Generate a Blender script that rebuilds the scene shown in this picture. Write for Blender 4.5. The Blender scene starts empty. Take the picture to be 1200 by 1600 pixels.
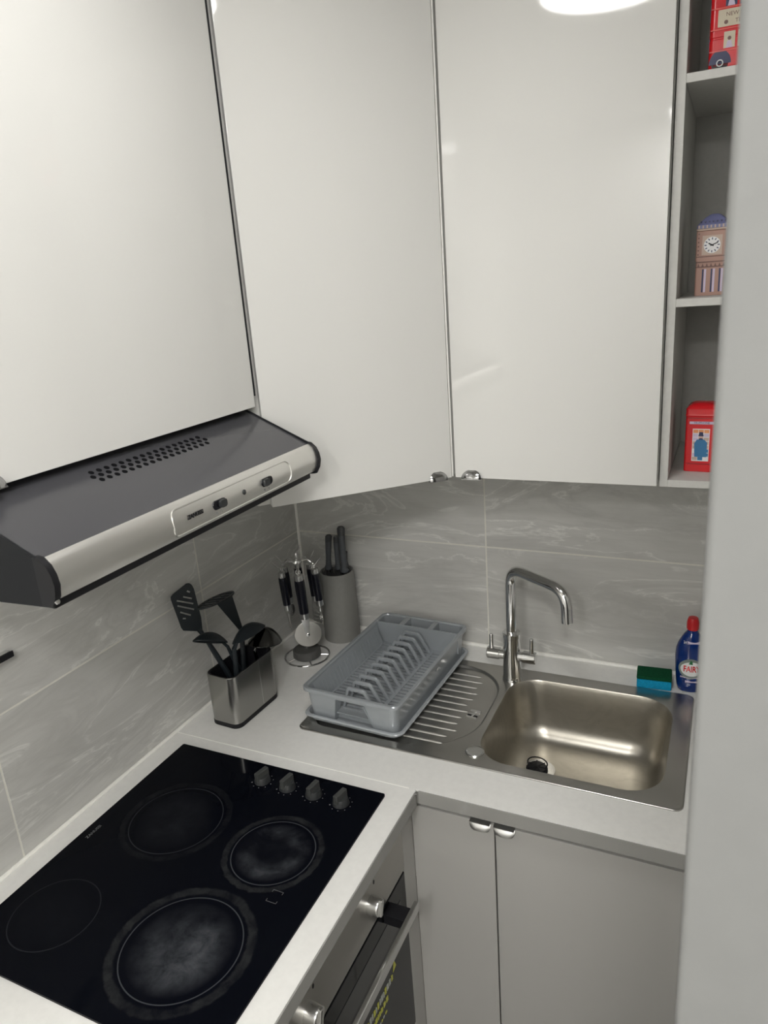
import bpy, bmesh, math, random
from mathutils import Vector, Matrix

random.seed(7)
PI = math.pi
S = bpy.context.scene
COL = S.collection

# ------------------------------------------------------------------ camera
cam_data = bpy.data.cameras.new('camera')
cam = bpy.data.objects.new('camera', cam_data)
COL.objects.link(cam)
cam.location = (1.1567007, -1.76507391, 1.89173101)
cam.rotation_euler = (math.radians(72.63843123), math.radians(4.08739901), math.radians(24.75551052))
cam_data.sensor_fit = 'VERTICAL'
cam_data.sensor_height = 36.0
cam_data.lens = 1133.5 * 36.0 / 1600.0
cam_data.clip_start = 0.02
cam_data.dof.use_dof = True
cam_data.dof.focus_distance = 1.55
cam_data.dof.aperture_fstop = 13.0
S.camera = cam

# ------------------------------------------------------------------ world, exposure
W = bpy.data.worlds.new('world'); S.world = W
W.use_nodes = True
W.node_tree.nodes['Background'].inputs[0].default_value = (1, 0.98, 0.95, 1)
W.node_tree.nodes['Background'].inputs[1].default_value = 0.05
S.view_settings.view_transform = 'Standard'
S.view_settings.look = 'None'
S.view_settings.gamma = 1
S.view_settings.use_curve_mapping = False
S.view_settings.exposure = 0.0
LAMP = 23.0
HALL_FILL = 90.0  # strength of the two added fill lamps

# ------------------------------------------------------------------ materials
MATS = {}
def mat(name, col, rough=0.5, metal=0.0, spec=0.5, emit=None, coat=0.0, trans=0.0, alpha=None):
    if name in MATS: return MATS[name]
    m = bpy.data.materials.new(name); m.use_nodes = True
    b = m.node_tree.nodes['Principled BSDF']
    b.inputs['Base Color'].default_value = (*col, 1)
    b.inputs['Roughness'].default_value = rough
    b.inputs['Metallic'].default_value = metal
    b.inputs['Specular IOR Level'].default_value = spec
    b.inputs['Coat Weight'].default_value = coat
    b.inputs['Transmission Weight'].default_value = trans
    if emit:
        b.inputs['Emission Color'].default_value = (*emit[0], 1)
        b.inputs['Emission Strength'].default_value = emit[1]
    MATS[name] = m
    return m

def nodes(m):
    nt = m.node_tree
    return nt, nt.nodes['Principled BSDF']

def mixcol(nt, fac, a, b):
    n = nt.nodes.new('ShaderNodeMix'); n.data_type = 'RGBA'
    for key, v in ((0, fac), (6, a), (7, b)):
        if isinstance(v, (tuple, list)): n.inputs[key].default_value = (*v[:3], 1)
        elif isinstance(v, (int, float)): n.inputs[key].default_value = v
        else: nt.links.new(v, n.inputs[key])
    return n.outputs[2]

def ramp(nt, src, stops):
    n = nt.nodes.new('ShaderNodeValToRGB')
    e = n.color_ramp.elements
    while len(e) < len(stops): e.new(0.5)
    for k, (p, c) in enumerate(stops):
        e[k].position = p
        e[k].color = (c, c, c, 1) if isinstance(c, (int, float)) else (*c, 1)
    nt.links.new(src, n.inputs[0])
    return n.outputs[0]

def noise(nt, vec, scale, detail=3.0, rough=0.5, dist=0.0):
    n = nt.nodes.new('ShaderNodeTexNoise')
    n.inputs['Scale'].default_value = scale; n.inputs['Detail'].default_value = detail
    n.inputs['Roughness'].default_value = rough; n.inputs['Distortion'].default_value = dist
    if vec is not None: nt.links.new(vec, n.inputs['Vector'])
    return n.outputs[0]

def coord(nt, kind='Object', scale=(1, 1, 1), add=None, rot=(0, 0, 0)):
    tc = nt.nodes.new('ShaderNodeTexCoord')
    out = tc.outputs[kind]
    if add is not None:
        v = nt.nodes.new('ShaderNodeVectorMath'); v.operation = 'ADD'
        nt.links.new(out, v.inputs[0]); nt.links.new(add, v.inputs[1]); out = v.outputs[0]
    mp = nt.nodes.new('ShaderNodeMapping')
    mp.inputs['Scale'].default_value = scale; mp.inputs['Rotation'].default_value = rot
    nt.links.new(out, mp.inputs['Vector'])
    return mp.outputs[0]

def math_node(nt, op, a, b=None):
    n = nt.nodes.new('ShaderNodeMath'); n.operation = op
    for k, v in enumerate((a, b)):
        if v is None: continue
        if isinstance(v, (int, float)): n.inputs[k].default_value = v
        else: nt.links.new(v, n.inputs[k])
    return n.outputs[0]

def bump(nt, b, h, strength=0.1, dist=0.001):
    n = nt.nodes.new('ShaderNodeBump')
    n.inputs['Strength'].default_value = strength; n.inputs['Distance'].default_value = dist
    nt.links.new(h, n.inputs['Height']); nt.links.new(n.outputs[0], b.inputs['Normal'])

# veined grey porcelain tile
def tile_material():
    m = mat('veined_grey_tile', (0.3, 0.3, 0.28), 0.34)
    nt, b = nodes(m)
    oi = nt.nodes.new('ShaderNodeObjectInfo')
    cx = nt.nodes.new('ShaderNodeCombineXYZ')
    for k, f in enumerate((17.0, 31.0, 9.0)):
        nt.links.new(math_node(nt, 'MULTIPLY', oi.outputs['Random'], f), cx.inputs[k])
    off = cx.outputs[0]
    v1 = coord(nt, 'Object', (1.3, 1.0, 5.5), off, (0, -0.10, 0))
    v2 = coord(nt, 'Object', (1.7, 1.0, 7.0), off, (0, -0.12, 0))
    v3 = coord(nt, 'Object', (2.4, 1.0, 34.0), off, (0, -0.05, 0))
    cloud = noise(nt, v1, 1.6, 5, 0.6, 1.2)
    vein = noise(nt, v2, 1.1, 6, 0.58, 1.3)
    grain = noise(nt, v3, 4.0, 6, 0.65, 0.3)
    base = ramp(nt, cloud, [(0.30, (0.49, 0.486, 0.463)), (0.52, (0.56, 0.555, 0.53)), (0.72, (0.61, 0.605, 0.578))])
    d = math_node(nt, 'ABSOLUTE', math_node(nt, 'SUBTRACT', vein, 0.52))
    line = ramp(nt, d, [(0.0, 1.0), (0.006, 0.6), (0.016, 0.0)])
    line = math_node(nt, 'MULTIPLY', line, ramp(nt, cloud, [(0.36, 0.15), (0.56, 0.8)]))
    c = mixcol(nt, line, base, (0.76, 0.755, 0.72))
    d2 = math_node(nt, 'ABSOLUTE', math_node(nt, 'SUBTRACT', vein, 0.44))
    dark = ramp(nt, d2, [(0.0, 0.42), (0.03, 0.15), (0.07, 0.0)])
    c = mixcol(nt, dark, c, (0.42, 0.415, 0.395))
    g = ramp(nt, grain, [(0.35, 0.22), (0.5, 0.0), (0.66, 0.0)])
    c = mixcol(nt, g, c, (0.43, 0.425, 0.40))
    nt.links.new(c, b.inputs['Base Color'])
    b.inputs['Specular IOR Level'].default_value = 0.35
    bump(nt, b, grain, 0.06, 0.001)
    return m

def steel(name, col, rough, scale=(2, 60, 60), amt=0.12):
    m = mat(name, col, rough, 1.0)
    nt, b = nodes(m)
    n = noise(nt, coord(nt, 'Object', scale), 8.0, 4, 0.6)
    mp = nt.nodes.new('ShaderNodeMapRange')
    mp.inputs['To Min'].default_value = max(0.02, rough - amt); mp.inputs['To Max'].default_value = rough + amt
    nt.links.new(n, mp.inputs[0]); nt.links.new(mp.outputs[0], b.inputs['Roughness'])
    return m

def speckled(name, col, rough, spec=0.4, amt=0.05, scale=90.0):
    m = mat(name, col, rough, 0.0, spec)
    nt, b = nodes(m)
    n = noise(nt, coord(nt, 'Object'), scale, 3, 0.6)
    k = ramp(nt, n, [(0.35, 1.0 - amt), (0.65, 1.0)])
    nt.links.new(mixcol(nt, 1.0, col, col), b.inputs['Base Color'])
    mx = nt.nodes.new('ShaderNodeMix'); mx.data_type = 'RGBA'; mx.blend_type = 'MULTIPLY'
    mx.inputs[0].default_value = 1.0; mx.inputs[6].default_value = (*col, 1)
    nt.links.new(k, mx.inputs[7]); nt.links.new(mx.outputs[2], b.inputs['Base Color'])
    return m

TILE = tile_material()
GROUT = speckled('pale_grout', (0.74, 0.725, 0.66), 0.8)
SEAL = speckled('white_sealant', (0.92, 0.91, 0.86), 0.4)
DOOR = mat('gloss_white_door', (0.66, 0.655, 0.63), 0.045, 0, 0.5)
CARC = speckled('matt_light_carcass', (0.60, 0.595, 0.565), 0.45)
CARC_IN = speckled('grey_carcass_inside', (0.44, 0.435, 0.41), 0.5)
BASE = mat('satin_grey_base_door', (0.43, 0.422, 0.40), 0.28, 0, 0.4)
WORK = speckled('pale_grey_worktop', (0.78, 0.775, 0.75), 0.33, 0.35, 0.04, 60)
EDGE = mat('gloss_worktop_edge', (0.30, 0.296, 0.28), 0.10, 0, 0.6)
PAINT = speckled('painted_plaster', (0.74, 0.735, 0.71), 0.7, 0.2, 0.03, 30)
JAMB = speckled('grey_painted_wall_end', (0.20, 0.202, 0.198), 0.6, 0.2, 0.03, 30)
CEIL = speckled('ceiling_paint', (0.72, 0.71, 0.68), 0.9, 0.1, 0.03, 30)
FLOOR = speckled('grey_vinyl_floor', (0.26, 0.25, 0.23), 0.45, 0.4, 0.2, 6)
PULL = mat('dark_chrome_pull', (0.42, 0.42, 0.42), 0.10, 1.0)
CHROME = mat('polished_chrome', (0.78, 0.78, 0.78), 0.07, 1.0)
SATIN = mat('satin_chrome', (0.72, 0.72, 0.71), 0.24, 1.0)
STEEL_HOOD = steel('brushed_steel_fascia', (0.85, 0.84, 0.81), 0.36, (60, 3, 60), 0.05)
STEEL_SINK = steel('brushed_sink_steel', (0.50, 0.49, 0.465), 0.28, (3, 30, 30), 0.012)
STEEL_RIDGE = mat('ridge_steel', (0.50, 0.49, 0.465), 0.40, 1.0)
STEEL_BOWL = steel('brushed_bowl_steel', (0.50, 0.475, 0.42), 0.34, (5, 30, 30), 0.02)
STEEL_POT = steel('brushed_pot_steel', (0.38, 0.375, 0.36), 0.26, (20, 20, 1), 0.01)
STEEL_OVEN = steel('brushed_oven_steel', (0.46, 0.45, 0.425), 0.36, (50, 3, 50), 0.05)
HOODTOP = mat('dark_grey_hood_paint', (0.058, 0.058, 0.064), 0.20, 0, 0.5)
BLACK = mat('black_plastic', (0.008, 0.008, 0.010), 0.45, 0, 0.3)
BLACKGLOSS = mat('gloss_black_plastic', (0.006, 0.006, 0.009), 0.15, 0, 0.5)
DARKTOOL = mat('charcoal_nylon', (0.010, 0.014, 0.017), 0.42, 0, 0.4)
HOLE = mat('hole_black', (0.003, 0.003, 0.004), 0.8, 0, 0.1)
GAP = mat('shadow_gap_black', (0.02, 0.02, 0.022), 0.7, 0, 0.2)
GLASSK = mat('black_oven_glass', (0.006, 0.007, 0.009), 0.06, 0, 0.25)
KNOB = mat('dark_knob', (0.030, 0.032, 0.033), 0.32, 0, 0.5)
PRINT = mat('grey_print', (0.20, 0.20, 0.21), 0.6, 0, 0.3)
RACK = mat('silver_grey_plastic', (0.35, 0.375, 0.395), 0.18, 0.25, 0.6)
TRAY = mat('silver_grey_tray', (0.40, 0.425, 0.445), 0.2, 0.25, 0.6)
KBLOCK = speckled('grey_knife_block', (0.25, 0.247, 0.232), 0.45)
KHANDLE = mat('slate_handle', (0.075, 0.082, 0.09), 0.5)
RED = mat('red_tin', (0.62, 0.012, 0.018), 0.25, 0, 0.5)
REDDARK = mat('dark_red_tin', (0.30, 0.008, 0.012), 0.3)
CREAM = mat('cream_print', (0.62, 0.55, 0.42), 0.5)
WHITE = mat('white_print', (0.80, 0.80, 0.80), 0.4)
LILAC = mat('lilac_print', (0.60, 0.52, 0.66), 0.4)
BLUEP = mat('blue_print', (0.03, 0.17, 0.36), 0.4)
NAVYP = mat('navy_print', (0.03, 0.035, 0.10), 0.4)
STONE = mat('pink_stone_print', (0.42, 0.25, 0.20), 0.45)
STONEL = mat('pale_stone_print', (0.52, 0.40, 0.33), 0.45)
STONED = mat('dark_stone_print', (0.17, 0.09, 0.075), 0.45)
ROOFP = mat('blue_roof_print', (0.16, 0.17, 0.32), 0.4)
SKIN = mat('print_skin', (0.66, 0.45, 0.40), 0.5)
ORANGE = mat('orange_print', (0.75, 0.30, 0.12), 0.5)
SPBLUE = speckled('sponge_blue', (0.008, 0.33, 0.58), 0.85, 0.2, 0.3, 400)
SPGREEN = speckled('scourer_green', (0.008, 0.085, 0.036), 0.9, 0.1, 0.45, 500)
DETER = mat('blue_detergent_bottle', (0.003, 0.024, 0.150), 0.12, 0, 0.5)
CAPRED = mat('red_cap', (0.50, 0.010, 0.014), 0.35)
LEAF = mat('green_leaf_print', (0.02, 0.16, 0.05), 0.5)
GREYRING = mat('grey_label_ring', (0.20, 0.24, 0.22), 0.4)
YELLOW = mat('yellow_print', (0.55, 0.55, 0.08), 0.5)
PALEP = mat('pale_print', (0.45, 0.47, 0.42), 0.5)

# smudges in the sink floor
def bowl_marks():
    nt, b = nodes(STEEL_BOWL)
    n = noise(nt, coord(nt, 'Object', (9, 14, 14)), 1.2, 4, 0.6, 2.5)
    f = ramp(nt, n, [(0.46, 0.0), (0.62, 0.3)])
    nt.links.new(mixcol(nt, f, (0.50, 0.475, 0.42), (0.38, 0.355, 0.31)), b.inputs['Base Color'])
bowl_marks()

# ceramic hob glass with printed zone rings and burnt-on marks
ZONES = [(0.446, -0.884, 0.0785, 0.0835, 1.0, 1.0), (0.420, -1.112, 0.098, 0.1045, 1.0, 1.25),
         (0.212, -0.878, 0.092, 0.098, 0.50, 0.22), (0.166, -1.139, 0.075, 0.0, 0.40, 0.06)]
def hob_material():
    m = mat('black_ceramic_glass', (0.0025, 0.003, 0.005), 0.05, 0, 0.06)
    nt, b = nodes(m)
    tc = coord(nt, 'Object')
    n1 = noise(nt, tc, 26, 5, 0.65, 0.4)
    n2 = noise(nt, tc, 9, 4, 0.6, 0.6)
    n3 = noise(nt, tc, 60, 3, 0.6, 0.2)
    col = (0.003, 0.0036, 0.006)
    rough = 0.05
    for i, (cx, cy, r, rs, ringa, staina) in enumerate(ZONES):
        sx = nt.nodes.new('ShaderNodeVectorMath'); sx.operation = 'DISTANCE'
        sx.inputs[1].default_value = (cx, cy, 0)
        sep = nt.nodes.new('ShaderNodeVectorMath'); sep.operation = 'MULTIPLY'
        sep.inputs[1].default_value = (1, 1, 0)
        nt.links.new(tc, sep.inputs[0]); nt.links.new(sep.outputs[0], sx.inputs[0])
        D = sx.outputs['Value']
        # thin printed ring
        d = math_node(nt, 'ABSOLUTE', math_node(nt, 'SUBTRACT', D, r))
        ring = math_node(nt, 'MULTIPLY', ramp(nt, math_node(nt, 'MULTIPLY', d, 100), [(0.06, 1.0), (0.13, 0.0)]), 0.9 * ringa)
        # burnt stain band just outside
        if rs:
            dd = math_node(nt, 'ADD', D, math_node(nt, 'MULTIPLY', math_node(nt, 'SUBTRACT', n3, 0.5), 0.010))
            w = 0.007 if i != 1 else 0.009
            d2 = math_node(nt, 'ABSOLUTE', math_node(nt, 'SUBTRACT', dd, rs + w * 0.9))
            band = ramp(nt, math_node(nt, 'MULTIPLY', d2, 1.0 / w), [(0.62, 1.0), (1.0, 0.0)])
            band = math_node(nt, 'MULTIPLY', band, ramp(nt, n1, [(0.36, 0.15), (0.6, 1.0)]))
            band = math_node(nt, 'MULTIPLY', band, min(1, 0.25 + staina))
            col = mixcol(nt, band, col, (0.019, 0.020, 0.0215))
        # chalky bloom inside
        if i == 0:
            inner = ramp(nt, math_node(nt, 'MULTIPLY', D, 1.0 / r), [(0.35, 0.12), (0.62, 1.0), (0.78, 0.5), (0.92, 0.0)])
            pat = ramp(nt, n2, [(0.42, 0.05), (0.66, 1.0)])
        else:
            inner = ramp(nt, math_node(nt, 'MULTIPLY', D, 1.0 / r), [(0.0, 1.0), (0.5, 0.8), (0.9, 0.0)])
            pat = ramp(nt, n2, [(0.30, 0.25), (0.68, 1.0)])
        pat = math_node(nt, 'MULTIPLY', pat, ramp(nt, n1, [(0.32, 0.25), (0.62, 1.0)]))
        bl = math_node(nt, 'MULTIPLY', math_node(nt, 'MULTIPLY', inner, pat), staina)
        col = mixcol(nt, bl, col, (0.058, 0.062, 0.070))
        col = mixcol(nt, ring, col, (0.050, 0.053, 0.060))
    nt.links.new(col, b.inputs['Base Color'])
    return m
HOB = hob_material()

# ------------------------------------------------------------------ mesh helpers
class B:
    """bmesh builder; faces added get the current material index"""
    def __init__(s): s.bm = bmesh.new(); s.mi = 0
    def _done(s, faces):
        for f in faces: f.material_index = s.mi
    def box(s, x0, x1, y0, y1, z0, z1, bev=0.0, seg=2, M=None):
        n0 = set(s.bm.faces)
        r = bmesh.ops.create_cube(s.bm, size=1.0)
        vs = r['verts']
        for v in vs:
            v.co = Vector(((x0 + x1) / 2 + v.co.x * (x1 - x0), (y0 + y1) / 2 + v.co.y * (y1 - y0), (z0 + z1) / 2 + v.co.z * (z1 - z0)))
        if bev > 0:
            es = list({e for v in vs for e in v.link_edges})
            bmesh.ops.bevel(s.bm, geom=es, offset=bev, segments=seg, profile=0.5, affect='EDGES')
        new = [f for f in s.bm.faces if f not in n0]
        if M is not None:
            bmesh.ops.transform(s.bm, matrix=M, verts=list({v for f in new for v in f.verts}))
        s._done(new); return s
    def loft(s, rings, cap0=True, cap1=True, closed=True):
        n0 = set(s.bm.faces)
        R = [[s.bm.verts.new(p) for p in r] for r in rings]
        n = len(R[0])
        for a, b in zip(R, R[1:]):
            for i in range(n if closed else n - 1):
                j = (i + 1) % n
                try: s.bm.faces.new((a[i], a[j], b[j], b[i]))
                except ValueError: pass
        if cap0: s.bm.faces.new(list(reversed(R[0])))
        if cap1: s.bm.faces.new(R[-1])
        s._done([f for f in s.bm.faces if f not in n0]); return s
    def tube(s, pts, r, seg=10, cap=True, closed=False):
        pts = [Vector(p) for p in pts]
        rad = r if isinstance(r, (list, tuple)) else [r] * len(pts)
        n = len(pts); rings = []
        t0 = (pts[1] - pts[0]).normalized()
        up = Vector((0, 0, 1)) if abs(t0.z) < 0.9 else Vector((1, 0, 0))
        u = t0.cross(up).normalized()
        for i, p in enumerate(pts):
            if closed: t = pts[(i + 1) % n] - pts[i - 1]
            elif i == 0: t = pts[1] - pts[0]
            elif i == n - 1: t = pts[-1] - pts[-2]
            else: t = (pts[i + 1] - p).normalized() + (p - pts[i - 1]).normalized()
            t.normalize()
            u = (u - t * u.dot(t)).normalized(); w = t.cross(u)
            rings.append([p + (u * math.cos(2 * PI * k / seg) + w * math.sin(2 * PI * k / seg)) * rad[i] for k in range(seg)])
        if closed: rings.append(rings[0])
        if closed:
            n0 = set(s.bm.faces)
            R = [[s.bm.verts.new(q) for q in rr] for rr in rings[:-1]]
            for a in range(n):
                A, Bq = R[a], R[(a + 1) % n]
                for i in range(seg):
                    s.bm.faces.new((A[i], A[(i + 1) % seg], Bq[(i + 1) % seg], Bq[i]))
            s._done([f for f in s.bm.faces if f not in n0]); return s
        return s.loft(rings, cap, cap)
    def lathe(s, prof, c=(0, 0, 0), seg=24, M=None, sx=1.0, sy=1.0):
        n0 = set(s.bm.faces)
        rings = [[Vector((c[0] + sx * r * math.cos(2 * PI * k / seg), c[1] + sy * r * math.sin(2 * PI * k / seg), c[2] + z)) for k in range(seg)] for r, z in prof]
        if M is not None: rings = [[M @ p for p in rr] for rr in rings]
        s.loft(rings, prof[0][0] > 1e-6, prof[-1][0] > 1e-6)
        return s
    def prism(s, poly, M, depth):
        """poly: 2D outline (u,v), M maps (u,v,w) to space, extruded along w from 0 to depth"""
        a = [M @ Vector((u, v, 0)) for u, v in poly]
        b = [M @ Vector((u, v, depth)) for u, v in poly]
        return s.loft([a, b])
    def plate(s, outer, holes, M, depth):
        """flat plate with holes, thickness depth"""
        n0 = set(s.bm.faces)
        loops = [outer] + holes
        edges, allv = [], []
        for L in loops:
            vs = [s.bm.verts.new(M @ Vector((u, v, 0))) for u, v in L]
            allv += vs
            for i in range(len(vs)): edges.append(s.bm.edges.new((vs[i], vs[(i + 1) % len(vs)])))
        r = bmesh.ops.triangle_fill(s.bm, use_beauty=True, use_dissolve=False, edges=edges)
        fs = [g for g in r['geom'] if isinstance(g, bmesh.types.BMFace)]
        if depth:
            ex = bmesh.ops.extrude_face_region(s.bm, geom=fs)
            vs = [g for g in ex['geom'] if isinstance(g, bmesh.types.BMVert)]
            w = (M.to_3x3() @ Vector((0, 0, 1))) * depth
            bmesh.ops.translate(s.bm, vec=w, verts=vs)
        s._done([f for f in s.bm.faces if f not in n0]); return s
    def text(s, body, size, M, depth=0.0004, bold=0.0):
        cu = bpy.data.curves.new('lettering', 'FONT')
        cu.body = body; cu.size = size; cu.extrude = depth / 2; cu.align_x = 'CENTER'; cu.align_y = 'CENTER'
        cu.resolution_u = 2; cu.offset = bold
        o = bpy.data.objects.new('lettering', cu); COL.objects.link(o)
        dg = bpy.context.evaluated_depsgraph_get()
        me = bpy.data.meshes.new_from_object(o.evaluated_get(dg))
        n0 = set(s.bm.faces); v0 = set(s.bm.verts)
        s.bm.from_mesh(me)
        nv = [v for v in s.bm.verts if v not in v0]
        bmesh.ops.transform(s.bm, matrix=M, verts=nv)
        s._done([f for f in s.bm.faces if f not in n0])
        bpy.data.objects.remove(o); bpy.data.curves.remove(cu); bpy.data.meshes.remove(me)
        return s

def frame(o, x, y):
    x = Vector(x).normalized(); y = Vector(y); y = (y - x * y.dot(x)).normalized(); z = x.cross(y)
    return Matrix(((x.x, y.x, z.x, o[0]), (x.y, y.y, z.y, o[1]), (x.z, y.z, z.z, o[2]), (0, 0, 0, 1)))

def rrect(x0, x1, y0, y1, r, n=6):
    """rounded rectangle, r a number or (bl, br, tr, tl)"""
    rr = r if isinstance(r, (tuple, list)) else (r,) * 4
    out = []
    for (cx, cy, a0, q) in ((x0, y0, PI, 0), (x1, y0, 1.5 * PI, 1), (x1, y1, 0, 2), (x0, y1, 0.5 * PI, 3)):
        R = max(rr[q], 1e-5)
        px = cx + R if cx == x0 else cx - R
        py = cy + R if cy == y0 else cy - R
        for k in range(n + 1):
            a = a0 + 0.5 * PI * k / n
            out.append((px + R * math.cos(a), py + R * math.sin(a)))
    return out

def circ(cx, cy, r, n=20, ry=None):
    ry = ry or r
    return [(cx + r * math.cos(2 * PI * k / n), cy + ry * math.sin(2 * PI * k / n)) for k in range(n)]

ORIG = {}
def thing(name, label, cat, loc=(0, 0, 0), rotz=0.0, group=None):
    o = bpy.data.objects.new(name, None); COL.objects.link(o)
    o.location = loc; o.rotation_euler = (0, 0, rotz); o.empty_display_size = 0.02
    o['label'] = label; o['category'] = cat
    if group: o['group'] = group
    ORIG[o.name] = (Vector(loc), rotz)
    return o

def obj(name, b, mats, parent=None, world=True, angle=35.0, label=None, stuff=False):
    bm = b.bm
    bmesh.ops.recalc_face_normals(bm, faces=bm.faces)
    root = parent
    while root is not None and root.parent is not None: root = root.parent
    if root is not None and world and root.name in ORIG:
        loc, rz = ORIG[root.name]
        bmesh.ops.transform(bm, matrix=Matrix.Rotation(-rz, 4, 'Z') @ Matrix.Translation(-loc), verts=bm.verts)
    me = bpy.data.meshes.new(name); bm.to_mesh(me); bm.free()
    for m in (mats if isinstance(mats, (list, tuple)) else [mats]): me.materials.append(m)
    for p in me.polygons: p.use_smooth = True
    me.set_sharp_from_angle(angle=math.radians(angle))
    o = bpy.data.objects.new(name, me); COL.objects.link(o)
    wn = o.modifiers.new('weighted_normals', 'WEIGHTED_NORMAL'); wn.keep_sharp = True
    if parent is not None: o.parent = parent
    if label: o['label'] = label
    if stuff: o['kind'] = 'stuff'
    return o

def tag(o, label, cat, group=None, kind=None):
    o['label'] = label; o['category'] = cat
    if group: o['group'] = group
    if kind: o['kind'] = kind
    return o

XY = Matrix.Identity(4)
def at(x, y, z): return Matrix.Translation((x, y, z))

# ================================================================== SETTING
ZC = 2.592
wl = tag(obj('wall_left', B().box(-0.12, -0.0003, -1.70, 0.0, 0, ZC), GROUT), 'left wall with large veined grey tiles beneath the cooker hood', 'wall', kind='structure')
wb = tag(obj('wall_back', B().box(-0.12, 1.87, 0.0003, 0.12, 0, ZC), GROUT), 'back wall with large veined grey tiles behind the tap', 'wall', kind='structure')
tag(obj('wall_left', B().box(-0.12, -0.0012, -3.2, -1.701, 0, ZC), PAINT), 'plain painted wall left of the viewpoint', 'wall', kind='structure')
tag(obj('wall_right', B().box(1.75, 1.87, -3.2, 0.008, 0, ZC), PAINT), 'plain painted wall on the right side of the kitchen', 'wall', kind='structure')
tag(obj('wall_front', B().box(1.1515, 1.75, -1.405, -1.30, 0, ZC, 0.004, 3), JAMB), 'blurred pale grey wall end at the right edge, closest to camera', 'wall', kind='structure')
tag(obj('wall_rear', B().box(-0.12, 1.87, -3.32, -3.2, 0, ZC), PAINT), 'plain painted wall behind the viewpoint', 'wall', kind='structure')
tag(obj('floor', B().box(-0.12, 1.87, -3.2, 0.12, -0.1, 0), FLOOR), 'grey floor below the base cabinets', 'floor', kind='structure')
tag(obj('ceiling', B().box(-0.12, 1.87, -3.32, 0.12, ZC, ZC + 0.1), CEIL), 'white ceiling above the wall cabinets', 'ceiling', kind='structure')

# tiles: local x along the wall, z up, y out of the wall
TCACHE = {}
def tile(parent, x0, x1, z0, z1, side):
    w, h = round(x1 - x0, 4), round(z1 - z0, 4)
    key = (w, h)
    if key not in TCACHE:
        b = B().box(-w / 2, w / 2, 0, 0.0013, -h / 2, h / 2, 0.0004, 1)
        me = bpy.data.meshes.new('tile'); bmesh.ops.recalc_face_normals(b.bm, faces=b.bm.faces); b.bm.to_mesh(me); b.bm.free()
        me.materials.append(TILE); TCACHE[key] = me
    o = bpy.data.objects.new('tile', TCACHE[key]); COL.objects.link(o); o.parent = parent
    if side == 'back':      # front face at y = 0
        o.location = ((x0 + x1) / 2, 0.0, (z0 + z1) / 2)
    else:                   # left wall, coordinates are y; front face at x = 0
        o.location = (0.0, (x0 + x1) / 2, (z0 + z1) / 2); o.rotation_euler = (0, 0, PI / 2)
G = 0.0018
for z0, z1 in ((0.902, 1.2 - G), (1.2 + G, 1.5 - G), (1.5 + G, 1.8)):
    for a, c in ((-1.663 + G, -1.063 - G), (-1.063 + G, -0.463 - G), (-0.463 + G, -0.001)):
        tile(wl, a, c, z0, z1, 'left')
    for a, c in ((0.001, 0.592 - G), (0.592 + G, 1.192 - G), (1.192 + G, 1.745)):
        tile(wb, a, c, z0, z1, 'back')
tag(obj('trim_1', B().tube([(0.003, y, 0.9025) for y in (-1.66, -0.8, 0)], 0.0042, 8), SEAL), 'white sealant bead between left tiles and worktop', 'trim', kind='structure')
tag(obj('trim_2', B().tube([(x, -0.004, 0.9030) for x in (0, 0.8, 1.74)], 0.0062, 8), SEAL), 'white sealant bead between back tiles and worktop', 'trim', kind='structure')
tag(obj('trim_3', B().tube([(0.002, -0.002, z) for z in (0.9, 1.2, 1.5)], 0.0045, 8), SEAL), 'white sealant line in the tiled corner', 'trim', kind='structure')

# kitchen ceiling lamp, plus two unseen lamps added as fill from the hall
def lamp(x, y, strength, label, k=1.0):
    t = thing('ceiling_light', label, 'lamp', (x, y, ZC))
    pr = [(0.165, 0), (0.168, -0.02), (0.166, -0.034), (0.158, -0.036)]
    obj('housing', B().lathe([(r * k, z) for r, z in pr], (x, y, ZC), 48), SEAL, t)
    e = mat('lit_diffuser_%d' % int(strength), (0.9, 0.9, 0.88), 0.5, emit=((1.0, 0.985, 0.962), strength))
    pr = [(0.156, -0.0365), (0.145, -0.040), (0.08, -0.042), (0, -0.0425)]
    obj('diffuser', B().lathe([(r * k, z) for r, z in pr], (x, y, ZC), 48), e, t)
lamp(0.822, -1.150, LAMP, 'round white ceiling lamp over the kitchen, mirrored in the gloss door', 1.07)
lamp(1.35, -2.35, HALL_FILL, 'round fill lamp added unseen behind the viewpoint, nearer the kitchen')  # added fill, set where no gloss door mirrors it
lamp(1.00, -2.95, HALL_FILL, 'round fill lamp added unseen behind the viewpoint, nearer the rear wall')  # second added fill, brightens the area under the cabinets

# ================================================================== WORKTOPS
def slab_hole(b, x0, x1, y0, y1, z0, z1, hx0, hx1, hy0, hy1):
    xs, ys = [x0, hx0, hx1, x1], [y0, hy0, hy1, y1]
    bm = b.bm
    V = {(i, j, k): bm.verts.new((xs[i], ys[j], z)) for i in range(4) for j in range(4) for k, z in enumerate((z0, z1))}
    for i in range(3):
        for j in range(3):
            if (i, j) == (1, 1): continue
            for k in (0, 1): bm.faces.new([V[i, j, k], V[i + 1, j, k], V[i + 1, j + 1, k], V[i, j + 1, k]])
    for i in range(3):
        for j in (0, 3): bm.faces.new([V[i, j, 0], V[i + 1, j, 0], V[i + 1, j, 1], V[i, j, 1]])
        for j in (0, 3): bm.faces.new([V[j, i, 0], V[j, i + 1, 0], V[j, i + 1, 1], V[j, i, 1]])
    for j in (1, 2): bm.faces.new([V[1, j, 0], V[2, j, 0], V[2, j, 1], V[1, j, 1]])
    for i in (1, 2): bm.faces.new([V[i, 1, 0], V[i, 2, 0], V[i, 2, 1], V[i, 1, 1]])
ZW, TW = 0.9, 0.868
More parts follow.
